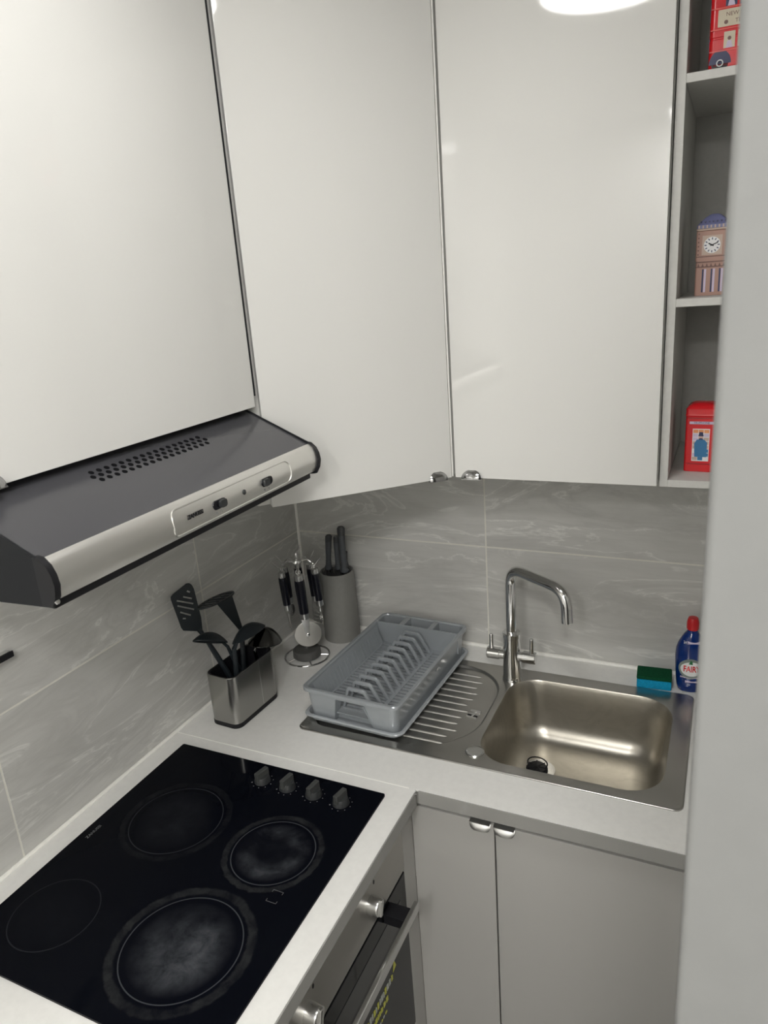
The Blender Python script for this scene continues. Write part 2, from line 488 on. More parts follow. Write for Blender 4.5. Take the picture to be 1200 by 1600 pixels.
t = thing('worktop', 'pale grey worktop under the sink and dish rack along the back wall', 'worktop', (0.9, -0.31, TW), group='worktops')
b = B(); slab_hole(b, 0.001, 1.749, -0.6290, -0.001, TW, ZW, 0.295, 1.112, -0.508, -0.112)
obj('slab', b, WORK, t)
obj('edge_band', B().box(0.6335, 1.149, -0.6315, -0.6291, TW, ZW - 0.0006, 0.0005, 1), EDGE, t, label='glossy grey front edge band')
t = thing('worktop', 'pale grey worktop around the black hob along the left wall', 'worktop', (0.31, -1.1, TW), group='worktops')
obj('slab', B().box(0.001, 0.6275, -1.66, -0.6300, TW, ZW), WORK, t)
obj('edge_band', B().box(0.6276, 0.6300, -1.66, -0.640, TW, ZW - 0.0006, 0.0005, 1), EDGE, t, label='glossy grey front edge band')
obj('joint_strip', B().box(0.006, 0.612, -0.6312, -0.62905, ZW - 0.004, ZW + 0.0005), mat('joint_filler', (0.93, 0.92, 0.88), 0.5), t, label='pale filled joint line')
obj('corner_trim', B().box(0.6276, 0.6335, -0.640, -0.6290, TW + 0.001, ZW - 0.002, 0.001, 1), SATIN, t, label='small metal trim in the inner corner')

# ================================================================== WALL CABINETS
def edge_pull(parent, origin, xdir, out, up, w=0.046, h=0.017, d=0.011, m=None, label=None, flare=False):
    """half-moon lip pull: origin at the middle of the door edge, grows 'up' across the door face, bulges 'out'"""
    o, x, n, u = Vector(origin), Vector(xdir).normalized(), Vector(out).normalized(), Vector(up).normalized()
    b = B(); NU, NV = 14, 8
    top, bot = [], []
    for j in range(NV + 1):
        v = j / NV; hw = w / 2 * ((1 - 0.22 * v ** 3) if flare else math.sqrt(max(0.0, 1 - (0.93 * v) ** 2.4)))
        o1 = (d * math.sin((0.12 + 0.88 * v) * PI / 2) if flare else d * math.cos(v * PI / 2) ** 0.8) + 0.0012
        top.append([o + x * (hw * (2 * i / NU - 1)) + u * (v * h) + n * (o1 * (1 - 0.35 * abs(2 * i / NU - 1) ** 3)) for i in range(NU + 1)])
        bot.append([p - n * (0.0012 if v > 0.1 or flare else o1 * 0.35) for p in top[-1]])
    bm = b.bm
    A = [[bm.verts.new(p) for p in r] for r in top]; D = [[bm.verts.new(p) for p in r] for r in bot]
    for j in range(NV):
        for i in range(NU):
            bm.faces.new((A[j][i], A[j][i + 1], A[j + 1][i + 1], A[j + 1][i]))
            bm.faces.new((D[j][i + 1], D[j][i], D[j + 1][i], D[j + 1][i + 1]))
    for j in range(NV):
        bm.faces.new((A[j + 1][0], D[j + 1][0], D[j][0], A[j][0])); bm.faces.new((A[j][NU], D[j][NU], D[j + 1][NU], A[j + 1][NU]))
    for i in range(NU):
        bm.faces.new((A[0][i], D[0][i], D[0][i + 1], A[0][i + 1])); bm.faces.new((A[NV][i + 1], D[NV][i + 1], D[NV][i], A[NV][i]))
    # tab that wraps the door edge
    M = Matrix(((x.x, n.x, u.x, o.x), (x.y, n.y, u.y, o.y), (x.z, n.z, u.z, o.z), (0, 0, 0, 1)))
    b.box(-w / 2 * 0.96, w / 2 * 0.96, -0.016, d * 0.9, -0.0016, -0.0001, M=M)
    return obj('handle', b, m or PULL, parent, label=label)

ZB, ZT = 1.4952, 2.40
UD = 0.3676
# left cabinet above the hood
t = thing('wall_cabinet', 'gloss white wall cabinet directly above the cooker hood', 'cabinet', (0.17, -0.955, 1.7135), group='gloss wall cabinets')
b = B().box(0.001, 0.346, -1.254, -0.657, 1.7135, ZT, 0.0008, 1)
obj('carcass', b, CARC, t)
dL = obj('door', B().box(0.3495, UD, -1.2535, -0.6560, 1.6945, ZT, 0.0012, 2), DOOR, t)
edge_pull(dL, (UD, -1.2185, 1.6945), (0, 1, 0), (1, 0, 0), (0, 0, 1), 0.046, 0.019, 0.014)
obj('gap_shade_strip', B().box(0.02, 0.3635, -0.6550, -0.6455, 1.7135, ZT), GAP, t, label='dark strip standing in for the shaded gap beside the corner unit')  # black strip gives the shade in the gap between the doors
# corner cabinet with diagonal door
t = thing('wall_cabinet', 'gloss white diagonal corner wall cabinet over the knife block', 'cabinet', (0.22, -0.22, ZB), group='gloss wall cabinets')
obj('carcass', B().prism([(0.001, -0.001), (0.001, -0.643), (0.340, -0.643), (0.643, -0.340), (0.643, -0.001)], at(0, 0, ZB + 0.002), ZT - ZB - 0.002), CARC, t)
q = 1 / math.sqrt(2)
Md = frame((0.5055, -0.5055, 0), (q, q, 0), (0, 0, 1))      # door frame: x along the diagonal, y up, z out of the door
LD = math.hypot(0.275, 0.275)
b = B().box(-LD / 2 + 0.001, LD / 2 - 0.0035, ZB, ZT, -0.018, 0.0, 0.0012, 2, M=Md)
dC = obj('door', b, DOOR, t)
edge_pull(dC, (0.5055 + 0.158 * q, -0.5055 + 0.158 * q, ZB), (q, q, 0), (q, -q, 0), (0, 0, 1), 0.040)
obj('edge_strip', B().box(LD / 2 - 0.002, LD / 2 + 0.0012, ZB + 0.002, ZT, -0.012, -0.0015, M=Md), SEAL, t, label='pale strip between the two doors')
# right cabinet
t = thing('wall_cabinet', 'gloss white wall cabinet on the back wall above the tap', 'cabinet', (0.85, -0.17, ZB), group='gloss wall cabinets')
obj('carcass', B().box(0.6455, 1.0475, -0.346, -0.001, ZB + 0.002, ZT), CARC, t)
dR = obj('door', B().box(0.6475, 1.0462, -UD, -0.3495, ZB, ZT, 0.0012, 2), DOOR, t)
edge_pull(dR, (0.6845, -UD, ZB), (1, 0, 0), (0, -1, 0), (0, 0, 1), 0.042)
# open shelf unit
SX0, SX1, SD = 1.0492, 1.352, -0.3476
t = thing('shelf_unit', 'open white shelf unit holding souvenir tins, right of the wall cabinets', 'shelf', (1.2, -0.17, 1.4894))
for x in (SX0, SX1 - 0.0148):
    obj('side_panel', B().box(x, x + 0.0148, SD, -0.001, 1.4894, ZT, 0.0006, 1), CARC, t)
for z in (1.4894, 1.818, 2.168, ZT - 0.014):
    obj('shelf_board', B().box(SX0 + 0.0149, SX1 - 0.0149, SD, -0.012, z, z + 0.0138, 0.0006, 1), CARC, t)
obj('back_panel', B().box(SX0 + 0.0149, SX1 - 0.0149, -0.0115, -0.001, 1.4894, ZT), CARC_IN, t)

# ================================================================== COOKER HOOD
HY0, HY1 = -1.2545, -0.6565
t = thing('cooker_hood', 'dark grey cooker hood with brushed steel fascia under the left cabinet', 'cooker hood', (0.25, -0.955, 1.565))
MY = Matrix(((1, 0, 0, 0), (0, 0, 1, HY0 + 0.004), (0, 1, 0, 0), (0, 0, 0, 1)))    # (x,z,y)
L = HY1 - HY0 - 0.008
prof = [(0.002, 1.585), (0.002, 1.7125), (0.298, 1.7125), (0.476, 1.6275), (0.482, 1.618), (0.4845, 1.60), (0.478, 1.578), (0.476, 1.574), (0.44, 1.574), (0.395, 1.574)]
obj('body', B().prism(prof, MY, L), HOODTOP, t)
# steel fascia, a curved sheet
fz = [(0.4775, 1.6285), (0.4845, 1.6225), (0.4895, 1.612), (0.4915, 1.600), (0.4890, 1.588), (0.4830, 1.5785)]
sheet = fz + [(x - 0.004, z) for x, z in reversed(fz)]
MY2 = Matrix(((1, 0, 0, 0), (0, 0, 1, HY0 + 0.0088), (0, 1, 0, 0), (0, 0, 0, 1)))
fas = obj('fascia', B().prism(sheet, MY2, HY1 - HY0 - 0.0125), STEEL_HOOD, t, angle=50, label='curved brushed steel front')
# end caps
capp = [(0.47, 1.6325), (0.480, 1.6310), (0.4895, 1.6225), (0.4945, 1.612), (0.4965, 1.600), (0.4935, 1.586), (0.4865, 1.574), (0.470, 1.5725)]
for y in (HY0, HY1 - 0.0035):
    M = Matrix(((1, 0, 0, 0), (0, 0, 1, y), (0, 1, 0, 0), (0, 0, 0, 1)))
    b = B().prism(capp, M, 0.0085 if y == HY0 else 0.0035)
    e = obj('end_cap', b, BLACK, t)
    if y == HY0:
        obj('screw', B().lathe([(0.0035, 0), (0.003, 0.0012), (0, 0.0016)], M=frame((0.4905, HY0 + 0.004, 1.580), (0, 1, 0), (-0.4, 0, 1)), seg=12), SATIN, e)
sidep = [(0.002, 1.587), (0.002, 1.7130), (0.298, 1.7130), (0.478, 1.6300), (0.488, 1.618), (0.491, 1.60), (0.484, 1.5735), (0.474, 1.5725), (0.398, 1.5695), (0.390, 1.578), (0.30, 1.583)]
for y in (HY0 + 0.0007, HY1 - 0.0037):
    M = Matrix(((1, 0, 0, 0), (0, 0, 1, y), (0, 1, 0, 0), (0, 0, 0, 1)))
    obj('side_plate', B().prism(sidep, M, 0.003), mat('dark_side_plate', (0.009, 0.010, 0.012), 0.55, 0, 0.2), t)
obj('lower_lip', B().box(0.452, 0.4785, HY0 + 0.009, HY1 - 0.012, 1.5665, 1.5775, 0.002, 2), BLACK, t, label='black lip below the steel front')
obj('filter_grille', B().box(0.03, 0.44, HY0 + 0.02, HY1 - 0.02, 1.572, 1.582, 0.002, 1), STEEL_OVEN, t)
# vent holes on the slope
sl = Vector((0.178, 0, -0.085)).normalized(); nrm = Vector((0.085, 0, 0.178)).normalized()
b = B()
for r_, (x, ya, yb) in enumerate(((0.3925, -1.0650, -0.8370), (0.3835, -1.0710, -0.8300), (0.3745, -1.0650, -0.8370))):
    n = 17 if r_ != 1 else 18
    for k in range(n):
        y = ya + (yb - ya) * k / (n - 1)
        z = 1.7125 - (x - 0.298) * 0.085 / 0.178
        b.lathe([(0.0042, -0.001), (0.0042, 0.0004), (0, 0.0004)], seg=10, M=frame((x, y, z), (0, 1, 0), -sl))
obj('vent_holes', b, HOLE, t, stuff=True, label='three rows of round black vent holes')
# control panel on the fascia: embossed rounded outline
def fx(z):
    for (x0, z0), (x1, z1) in zip(fz, fz[1:]):
        if z1 <= z <= z0: return x0 + (x1 - x0) * (z0 - z) / (z0 - z1)
    return fz[0][0] if z > fz[0][1] else fz[-1][0]
rim = rrect(-1.049, -0.750, 1.5835, 1.6215, 0.013, 6)
obj('panel_outline', B().tube([(fx(z) + 0.0002, y, z) for y, z in rim], 0.0016, 6, closed=True), STEEL_HOOD, fas)
FM = lambda y, z: frame((fx(z), y, z), (0, 1, 0), (0, 0, 1))
for y, off in ((-0.949, 0.005), (-0.824, -0.005)):
    b = B().prism(rrect(-0.0155, 0.0155, -0.0068, 0.0068, 0.0066, 5), FM(y, 1.6035) @ at(0, 0, -0.003), 0.0042)
    sw = obj('slide_switch', b, BLACKGLOSS, t)
    obj('slider', B().prism(rrect(-0.0075 + off, 0.0075 + off, -0.0058, 0.0058, 0.004, 4), FM(y, 1.6035), 0.0055), KNOB, sw)
    obj('switch_mark', B().text('0', 0.005, FM(y - 0.008, 1.5915) @ at(0, 0, 0.0012), 0.0005).text('I', 0.005, FM(y + 0.004, 1.5915) @ at(0, 0, 0.0012), 0.0005), PRINT, fas)
obj('pilot_lamp', B().lathe([(0.0042, -0.003), (0.0042, 0.0012), (0.003, 0.0022), (0, 0.0025)], M=FM(-0.887, 1.6035), seg=14), KNOB, t)
obj('lettering', B().text('ZANUSSI', 0.0085, FM(-1.004, 1.6045) @ at(0, 0, 0.001), 0.0006, 0.0002), BLACK, fas)
# lamp lens below
obj('light_lens', B().box(0.30, 0.36, -0.70, -0.665, 1.556, 1.572, 0.003, 2), mat('lens_plastic', (0.6, 0.6, 0.57), 0.3), t, label='small pale plastic lens underneath')

# slim black rail on the wall at the left edge
t = thing('wall_rail', 'slim black fronted metal rail on tiles at the left edge of view', 'rail', (0.0, -1.2, 1.30))
obj('rail_bar', B().box(0.0005, 0.013, -1.42, -0.998, 1.300, 1.3125, 0.002, 2), SATIN, t)
obj('rail_strip', B().box(0.0125, 0.0165, -1.42, -0.995, 1.2995, 1.3115, 0.0018, 2), BLACK, t, label='black front strip')

# ================================================================== HOB
HX0, HX1, HBY0, HBY1 = 0.0556, 0.5760, -1.2575, -0.6675
t = thing('hob', 'black ceramic glass hob with four cooking zones set in worktop', 'hob', (0, 0, 0.9002))
obj('glass_plate', B().prism(rrect(HX0, HX1, HBY0, HBY1, 0.004, 4), at(0, 0, 0.9003), 0.0042), HOB, t, angle=30)
kc = [(0.311, -0.7185, 1.35), (0.374, -0.7195, 1.42), (0.438, -0.7205, 1.45), (0.503, -0.7235, 1.38)]
for x, y, a in kc:
    c = (x, y, 0.9046)
    k = obj('knob', B().lathe([(0.0175, 0), (0.0172, 0.004), (0.0150, 0.012), (0.0140, 0.014), (0, 0.014)], c, 24), KNOB, t)
    M = at(*c) @ Matrix.Rotation(a, 4, 'Z')
    obj('grip', B().box(-0.0165, 0.0165, -0.0056, 0.0056, 0.006, 0.0265, 0.002, 2, M=M), mat('knob_grip', (0.055, 0.057, 0.055), 0.35), k)
    b = B()
    for j in range(9):
        an = -2.6 + j * 0.62
        b.lathe([(0.0011 if j else 0.0016, 0), (0, 0.0003)], (x + 0.0225 * math.cos(an), y + 0.0225 * math.sin(an), 0.9046), 8)
    obj('dial_mark', b, PRINT, t)
obj('lettering', B().text('ZANUSSI', 0.0095, frame((0.0765, -0.964, 0.9047), (0, 1, 0), (-1, 0, 0)), 0.0003, 0.0001), mat('dim_print', (0.11, 0.115, 0.12), 0.6), t)
b = B()
Mk = frame((0.506, -0.972, 0.9047), (0, 1, 0), (-1, 0, 0))
for s in (-1, 1):
    b.box(s * 0.0125 - 0.0004, s * 0.0125 + 0.0004, -0.010, 0.010, 0, 0.0003, M=Mk)
    for v in (-0.010, 0.010): b.box(min(s * 0.0125, s * 0.0075), max(s * 0.0125, s * 0.0075), v - 0.0004, v + 0.0004, 0, 0.0003, M=Mk)
obj('bracket_mark', b, mat('faint_print', (0.09, 0.09, 0.095), 0.6), t)

# ================================================================== OVEN
OY0, OY1 = -1.252, -0.6645
t = thing('oven', 'built in oven with steel control panel below the hob', 'oven', (0.33, -0.955, 0.27))
obj('body', B().box(0.06, 0.583, OY0 + 0.02, OY1 - 0.02, 0.275, 0.84), GAP, t)
obj('control_panel', B().box(0.583, 0.605, OY0, OY1, 0.722, 0.8665, 0.002, 2), STEEL_OVEN, t, label='brushed steel control panel')
for y in (-0.822, -1.052):
    M = frame((0.605, y, 0.779), (0, 1, 0), (0, 0, 1))
    k = obj('knob', B().lathe([(0.0185, 0), (0.0185, 0.004), (0.0175, 0.018), (0.0165, 0.0215), (0, 0.022)], M=M, seg=28), SATIN, t, label='satin metal oven knob')
    obj('grip', B().box(-0.0165, 0.0165, -0.0055, 0.0055, 0.012, 0.027, 0.003, 2, M=M @ Matrix.Rotation(1.3, 4, 'Z')), SATIN, k)
for y in (-0.80, -1.03):
    obj('indicator_mark', B().prism(circ(0, 0, 0.003, 10, 0.005), frame((0.605, y, 0.812), (0, 1, 0), (0, 0, 1)), 0.0004), BLACK, t)
dO = obj('door', B().box(0.583, 0.604, OY0, OY1, 0.29, 0.715, 0.002, 2), GLASSK, t, label='dark glass oven door')
obj('door_band', B().box(0.6041, 0.6049, OY0 + 0.004, OY1 - 0.03, 0.612, 0.668, 0.0003, 1), mat('grey_door_band', (0.035, 0.036, 0.037), 0.2), dO, label='lighter grey band across the glass')
han = obj('handle', B().box(0.650, 0.660, OY0 + 0.05, -0.722, 0.6885, 0.7105, 0.002, 2), SATIN, t, label='flat satin metal handle bar')
for y in (-0.757, OY0 + 0.09):
    obj('bracket', B().box(0.604, 0.651, y - 0.017, y + 0.017, 0.684, 0.708, 0.002, 2), BLACK, han, label='black handle bracket')
st = B()
Ms = frame((0.6042, -0.82, 0.545), (0, 1, 0), (0, 0, 1))
st.prism([(0.066, -0.010), (0.082, -0.006), (0.074, 0.016)], Ms, 0.0006)
rs = random.Random(3)
for row, (v, hgt, u0, u1) in enumerate(((-0.024, 0.016, -0.14, 0.065), (-0.048, 0.013, -0.16, 0.035), (-0.070, 0.006, -0.15, 0.02))):
    u = u0
    while u < u1:
        w = rs.uniform(0.004, 0.009)
        st.mi = 0 if (row == 1 or rs.random() < 0.55) else 1
        st.prism([(u, v), (u + w, v + rs.uniform(-0.001, 0.001)), (u + w, v + hgt * rs.uniform(0.7, 1)), (u, v + hgt)], Ms, 0.0006)
        u += w + rs.uniform(0.0015, 0.004)
obj('door_sticker', st, [YELLOW, PALEP], dO, label='yellow and white printed sticker', stuff=False)
# plinth and corner post around the oven, housing unit
t = thing('oven_housing', 'narrow grey corner post beside the oven in inner corner', 'cabinet', (0.3, -0.955, 0))
obj('corner_post', B().box(0.583, 0.6043, -0.6635, -0.6112, 0.15, 0.8665), BASE, t)
obj('plinth', B().box(0.53, 0.548, -1.64, -0.60, 0.0, 0.149), BASE, t)
obj('side_panel', B().box(0.02, 0.58, -1.275, -1.257, 0.15, 0.8665), CARC, t)
obj('base_panel', B().box(0.02, 0.58, -1.2565, -0.665, 0.15, 0.168), CARC, t)
obj('end_front', B().box(0.583, 0.603, -1.64, -1.257, 0.15, 0.8625), BASE, t)

# ================================================================== BASE CABINET UNDER THE SINK
t = thing('base_cabinet', 'grey two door base cabinet under the sink', 'cabinet', (0.9, -0.3, 0))
FY = -0.6110
obj('side_panel', B().box(0.605, 0.622, -0.590, -0.02, 0.15, 0.866), CARC, t)
obj('side_panel', B().box(1.185, 1.202, -0.590, -0.02, 0.15, 0.866), CARC, t)
obj('base_panel', B().box(0.622, 1.185, -0.590, -0.02, 0.15, 0.168), CARC, t)
obj('plinth', B().box(0.60, 1.21, -0.552, -0.534, 0.0, 0.149), BASE, t)
for x0, x1, hx in ((0.6045, 0.7856, 0.7575), (0.7886, 1.200, 0.8075)):
    d = obj('door', B().box(x0, x1, FY, FY + 0.019, 0.152, 0.8435, 0.0012, 2), BASE, t)
    edge_pull(d, (hx, FY, 0.8445), (1, 0, 0), (0, -1, 0), (0, 0, -1), 0.044, 0.016, 0.010, mat('brushed_pull', (0.70, 0.70, 0.69), 0.36, 1.0), flare=True)
obj('centre_post', B().box(0.779, 0.795, -0.591, -0.573, 0.168, 0.84), GAP, t)

# ================================================================== SINK
t = thing('sink', 'stainless steel sink with bowl and ridged drainer set into worktop', 'sink', (0.7, -0.31, 0.9))
ZS = 0.9032
outer = rrect(0.2762, 1.1301, -0.5228, -0.0963, 0.018, 5)
def inset(x0, x1, y0, y1, r, d, n): return rrect(x0 + d, x1 - d, y0 + d, y1 - d, max(0.004, r - d * 0.5), n)
BX = (0.702, 1.090, -0.494, -0.136, 0.078)
DX = (0.302, 0.688, -0.497, -0.122, (0.03, 0.15, 0.12, 0.03))
bowl_edge = rrect(*BX[:4], BX[4], 8)
drain_edge = rrect(*DX[:4], DX[4], 10)
b = B()
lip = [[Vector((x, y, 0.9003)) for x, y in outer], [Vector((x, y, ZS - 0.0006)) for x, y in outer]]
ins = rrect(0.2762 + 0.0035, 1.1301 - 0.0035, -0.5228 + 0.0035, -0.0963 - 0.0035, 0.016, 5)
lip.append([Vector((x, y, ZS + 0.0004)) for x, y in rrect(0.2762 + 0.0012, 1.1301 - 0.0012, -0.5228 + 0.0012, -0.0963 - 0.0012, 0.0172, 5)])
lip.append([Vector((x, y, ZS + 0.0009)) for x, y in ins])
ins2 = rrect(0.2762 + 0.009, 1.1301 - 0.009, -0.5228 + 0.009, -0.0963 - 0.009, 0.013, 5)
lip.append([Vector((x, y, ZS - 0.0008)) for x, y in ins2])
b.loft(lip, False, False)
b.plate(ins2, [bowl_edge, drain_edge], at(0, 0, ZS - 0.0008), 0)
# drainer recess
def drr(d, z):
    rr = tuple(max(0.006, q_ - d * 0.6) for q_ in DX[4])
    return [Vector((x, y, z)) for x, y in rrect(DX[0] + d, DX[1] - d, DX[2] + d, DX[3] - d, rr, 10)]
b.loft([drr(0, ZS - 0.0008), drr(0.002, ZS - 0.0016), drr(0.005, ZS - 0.0062), drr(0.007, ZS - 0.0066), drr(0.012, ZS - 0.0058)], False, False)
last = drr(0.012, ZS - 0.0058)
b.plate([(p.x, p.y) for p in last], [], at(0, 0, ZS - 0.0058), 0)
bmesh.ops.remove_doubles(b.bm, verts=b.bm.verts, dist=0.0002)
obj('sink_top', b, STEEL_SINK, t, angle=50)
# bowl
b = B(); rings = []
for d, z, rk in ((0, ZS - 0.0008, 0), (0.0015, ZS - 0.003, 0), (0.004, 0.892, 0), (0.010, 0.865, 0), (0.016, 0.82, 0), (0.022, 0.790, 0), (0.030, 0.772, 0), (0.043, 0.759, 0), (0.060, 0.753, 0), (0.085, 0.7505, 0)):
    r = max(0.02, BX[4] - d * 0.45)
    rings.append([Vector((x, y, z)) for x, y in rrect(BX[0] + d, BX[1] - d, BX[2] + d, BX[3] - d, r, 8)])
b.loft(rings, False, True)
bw = obj('bowl', b, STEEL_BOWL, t, angle=60)
# drainer ridges
rg = []
ys = [-0.160 - 0.0272 * k for k in range(12)]
for k, y in enumerate(ys):
    xe = 0.636 + 0.006 * math.sin(k * 2.3) - max(0.0, (abs(y + 0.31) - 0.075)) ** 2 * 2.2
    b = B().tube([(0.33, y, ZS - 0.0095), (0.340, y, ZS - 0.0082), (xe - 0.012, y, ZS - 0.0082), (xe, y, ZS - 0.0100)], [0.0035, 0.0055, 0.0055, 0.0035], 14)
    obj('drainer_ridge', b, STEEL_RIDGE, t)
# embossed emblem and plug knob
b = B()
Me = frame((0.6535, -0.331, ZS - 0.0058), (1, -0.12, 0), (0.15, 1, 0))
for v in (-0.014, -0.002, 0.010):
    b.prism(rrect(-0.013, 0.013, v, v + (0.0045 if v < 0.005 else 0.009), 0.002, 3), Me, 0.0016)
b.prism(rrect(-0.002, 0.003, -0.010, 0.012, 0.001, 2), Me, 0.0014)
em = obj('emblem', b, SATIN, t, label='small embossed maker emblem')
obj('emblem_slot', B().prism([(-0.013, -0.0075), (0.013, -0.0075), (0.013, -0.0035), (-0.013, -0.0035)], Me, 0.0010), BLACK, em)
obj('plug_knob', B().lathe([(0.0205, -0.001), (0.0205, 0.0012), (0.019, 0.0024), (0.017, 0.0014), (0, 0.0018)], (0.7035, -0.4735, ZS), 28), SATIN, t, label='round metal cap by the bowl')
wx, wy, wz = 0.800, -0.292, 0.7508
ws = obj('waste', B().lathe([(0.040, 0.0), (0.039, 0.0016), (0.034, 0.0018), (0.031, 0.0004), (0, 0.0004)], (wx, wy, wz), 32), SATIN, t, label='round waste ring in bowl floor')
b = B().lathe([(0.024, 0.0005), (0.026, 0.004), (0.022, 0.008), (0, 0.009)], (wx - 0.004, wy, wz), 20)
for k in range(7):
    a = 2 * PI * k / 7; b.tube([(wx - 0.004, wy, wz + 0.009), (wx - 0.004 + 0.024 * math.cos(a), wy + 0.024 * math.sin(a), wz + 0.008)], 0.0016, 6)
pl = obj('strainer_plug', b, BLACK, t, label='black plug strainer')
obj('plug_ring', B().tube([(wx - 0.004 + 0.024 * math.cos(a), wy + 0.006 + 0.006 * math.sin(a), wz + 0.014 + 0.012 * math.sin(a)) for a in [2 * PI * k / 20 for k in range(20)]], 0.0018, 6, closed=True), BLACK, pl)

# ================================================================== TAP
TX, TY = 0.700, -0.150
t = thing('tap', 'chrome mixer tap with angular swivel spout behind the sink', 'tap', (TX, TY, ZS))
obj('body', B().lathe([(0.026, 0.0), (0.026, 0.003), (0.0245, 0.006), (0.0232, 0.012), (0.0222, 0.120), (0.0235, 0.1215), (0.0235, 0.131), (0.0215, 0.1335), (0.014, 0.134)], (TX, TY, ZS - 0.0006), 32), CHROME, t)
def arc_path(pts, rad, n=7):
    out = [Vector(pts[0])]
    for a, m_, c in zip(pts, pts[1:], pts[2:]):
        a, m_, c = Vector(a), Vector(m_), Vector(c)
        d1, d2 = (a - m_).normalized(), (c - m_).normalized()
        p1, p2 = m_ + d1 * rad, m_ + d2 * rad
        for k in range(n + 1):
            s = k / n
            out.append(p1 * (1 - s) ** 2 + m_ * 2 * s * (1 - s) + p2 * s * s)
    out.append(Vector(pts[-1])); return out
sp = arc_path([(TX, TY, ZS + 0.132), (TX, TY, 1.2100), (0.855, -0.250, 1.2080), (0.859, -0.253, 1.133)], 0.042)
obj('spout', B().tube(sp, 0.0132, 20), CHROME, t)
obj('spout_outlet', B().tube([(0.8589, -0.2529, 1.1345), (0.8591, -0.2531, 1.1322)], 0.0108, 16), BLACK, t)
for s in (-1, 1):
    cx0, cx1 = TX + s * 0.018, TX + s * 0.063
    h = obj('handle', B().tube([(cx0, TY - 0.004, 0.972), (TX + s * 0.030, TY - 0.004, 0.972), (TX + s * 0.0305, TY - 0.004, 0.972), (cx1 - s * 0.002, TY - 0.004, 0.972), (cx1, TY - 0.004, 0.972)], [0.0125, 0.0125, 0.0155, 0.0155, 0.014], 20), CHROME, t)
    obj('lever', B().tube([(cx1 - s * 0.011, TY - 0.004, 0.980), (cx1 - s * 0.011, TY - 0.004, 1.022), (cx1 - s * 0.011, TY - 0.004, 1.025)], [0.0062, 0.0055, 0.004], 12), CHROME, h)

# ================================================================== SPONGE, DETERGENT
t = thing('sponge', 'blue washing up sponge with green scourer beside the blue bottle', 'sponge', (1.036, -0.066, 0.9), math.radians(4))
obj('foam', B().box(-0.040, 0.040, -0.026, 0.026, 0.0, 0.024, 0.003, 2), SPBLUE, t, world=False, label='blue foam')
obj('scourer', B().box(-0.0405, 0.0405, -0.0265, 0.0265, 0.0241, 0.0335, 0.0025, 2), SPGREEN, t, world=False, label='dark green scouring pad')

BXc, BYc = 1.1165, -0.060
t = thing('detergent_bottle', 'blue washing up liquid bottle with red cap by the right edge', 'bottle', (BXc, BYc, 0.9), math.radians(8))
b = B(); rings = []
for z, hw, hd in ((0, .024, .016), (.002, .0275, .021), (.012, .0300, .024), (.03, .0320, .0255), (.06, .0345, .026), (.09, .0360, .026), (.11, .0345, .025), (.125, .0300, .023), (.140, .0220, .020), (.150, .0160, .0155), (.154, .0120, .0120), (.160, .0115, .0115)):
    rings.append([Vector((hw * math.copysign(abs(math.cos(a)) ** 0.85, math.cos(a)), hd * math.sin(a), z)) for a in [2 * PI * k / 40 for k in range(40)]])
b.loft(rings)
bt = obj('body', b, DETER, t, world=False, angle=50)
obj('cap', B().lathe([(0.0125, 0.1602), (0.0138, 0.163), (0.0138, 0.178), (0.0120, 0.186), (0.0105, 0.190), (0, 0.191)], seg=28), CAPRED, t, world=False, label='red flip cap')
def bottle_y(x, z):      # front surface of the bottle
    tab = [(0, .0275, .021), (.03, .0320, .0255), (.06, .0345, .026), (.09, .0360, .026), (.11, .0345, .025), (.125, .0300, .023), (.140, .0220, .020), (.150, .0160, .0155)]
    for (z0, w0, d0), (z1, w1, d1) in zip(tab, tab[1:]):
        if z0 <= z <= z1:
            s = (z - z0) / (z1 - z0); w = w0 + (w1 - w0) * s; d = d0 + (d1 - d0) * s
            c = min(0.999, abs(x) / w) ** (1 / 0.85)
            return -d * math.sqrt(1 - c * c)
    return -0.02
def decal(poly, lift, name, m, par, sub=None):
    """printed shape laid on the bottle front"""
    b = B(); cx = sum(p[0] for p in poly) / len(poly); cz = sum(p[1] for p in poly) / len(poly)
    rings = []
    for s in (1.0, 0.8, 0.6, 0.4, 0.2, 0.02):
        rings.append([Vector((cx + (x - cx) * s, bottle_y(cx + (x - cx) * s, cz + (z - cz) * s) - lift, cz + (z - cz) * s)) for x, z in poly])
    b.loft(rings, False, True)
    return obj(name, b, m, par, world=False, angle=80)
decal(circ(-0.002, 0.066, 0.0265, 32, 0.027), 0.0004, 'label_ring', GREYRING, bt)
decal(circ(0.000, 0.066, 0.0245, 32, 0.0190), 0.0008, 'label_oval', WHITE, bt)
decal([(-0.007, 0.0795), (0.002, 0.0785), (0.001, 0.087), (-0.003, 0.090)], 0.0012, 'leaf_print', LEAF, bt)
decal([(-0.024, 0.040), (0.024, 0.040), (0.025, 0.0445), (-0.024, 0.0445)], 0.0005, 'label_band', LILAC, bt)
decal([(-0.013, 0.028), (0.020, 0.028), (0.021, 0.035), (-0.013, 0.035)], 0.0005, 'label_band', LILAC, bt)
decal([(-0.0120, 0.129), (0.019, 0.129), (0.017, 0.1365), (-0.0120, 0.1365)], 0.0006, 'label_top', LILAC, bt)
b = B().text('FAIRY', 0.0190, XY, 0.0006, 0.0004)
for v in b.bm.verts:
    x, z = v.co.x * 0.76, v.co.y * 1.15 + 0.066
    v.co = Vector((x, bottle_y(x, z) - 0.0012 - v.co.z, z))
obj('lettering', b, RED, bt, world=False)
b = B().text('24', 0.008, XY, 0.0006)
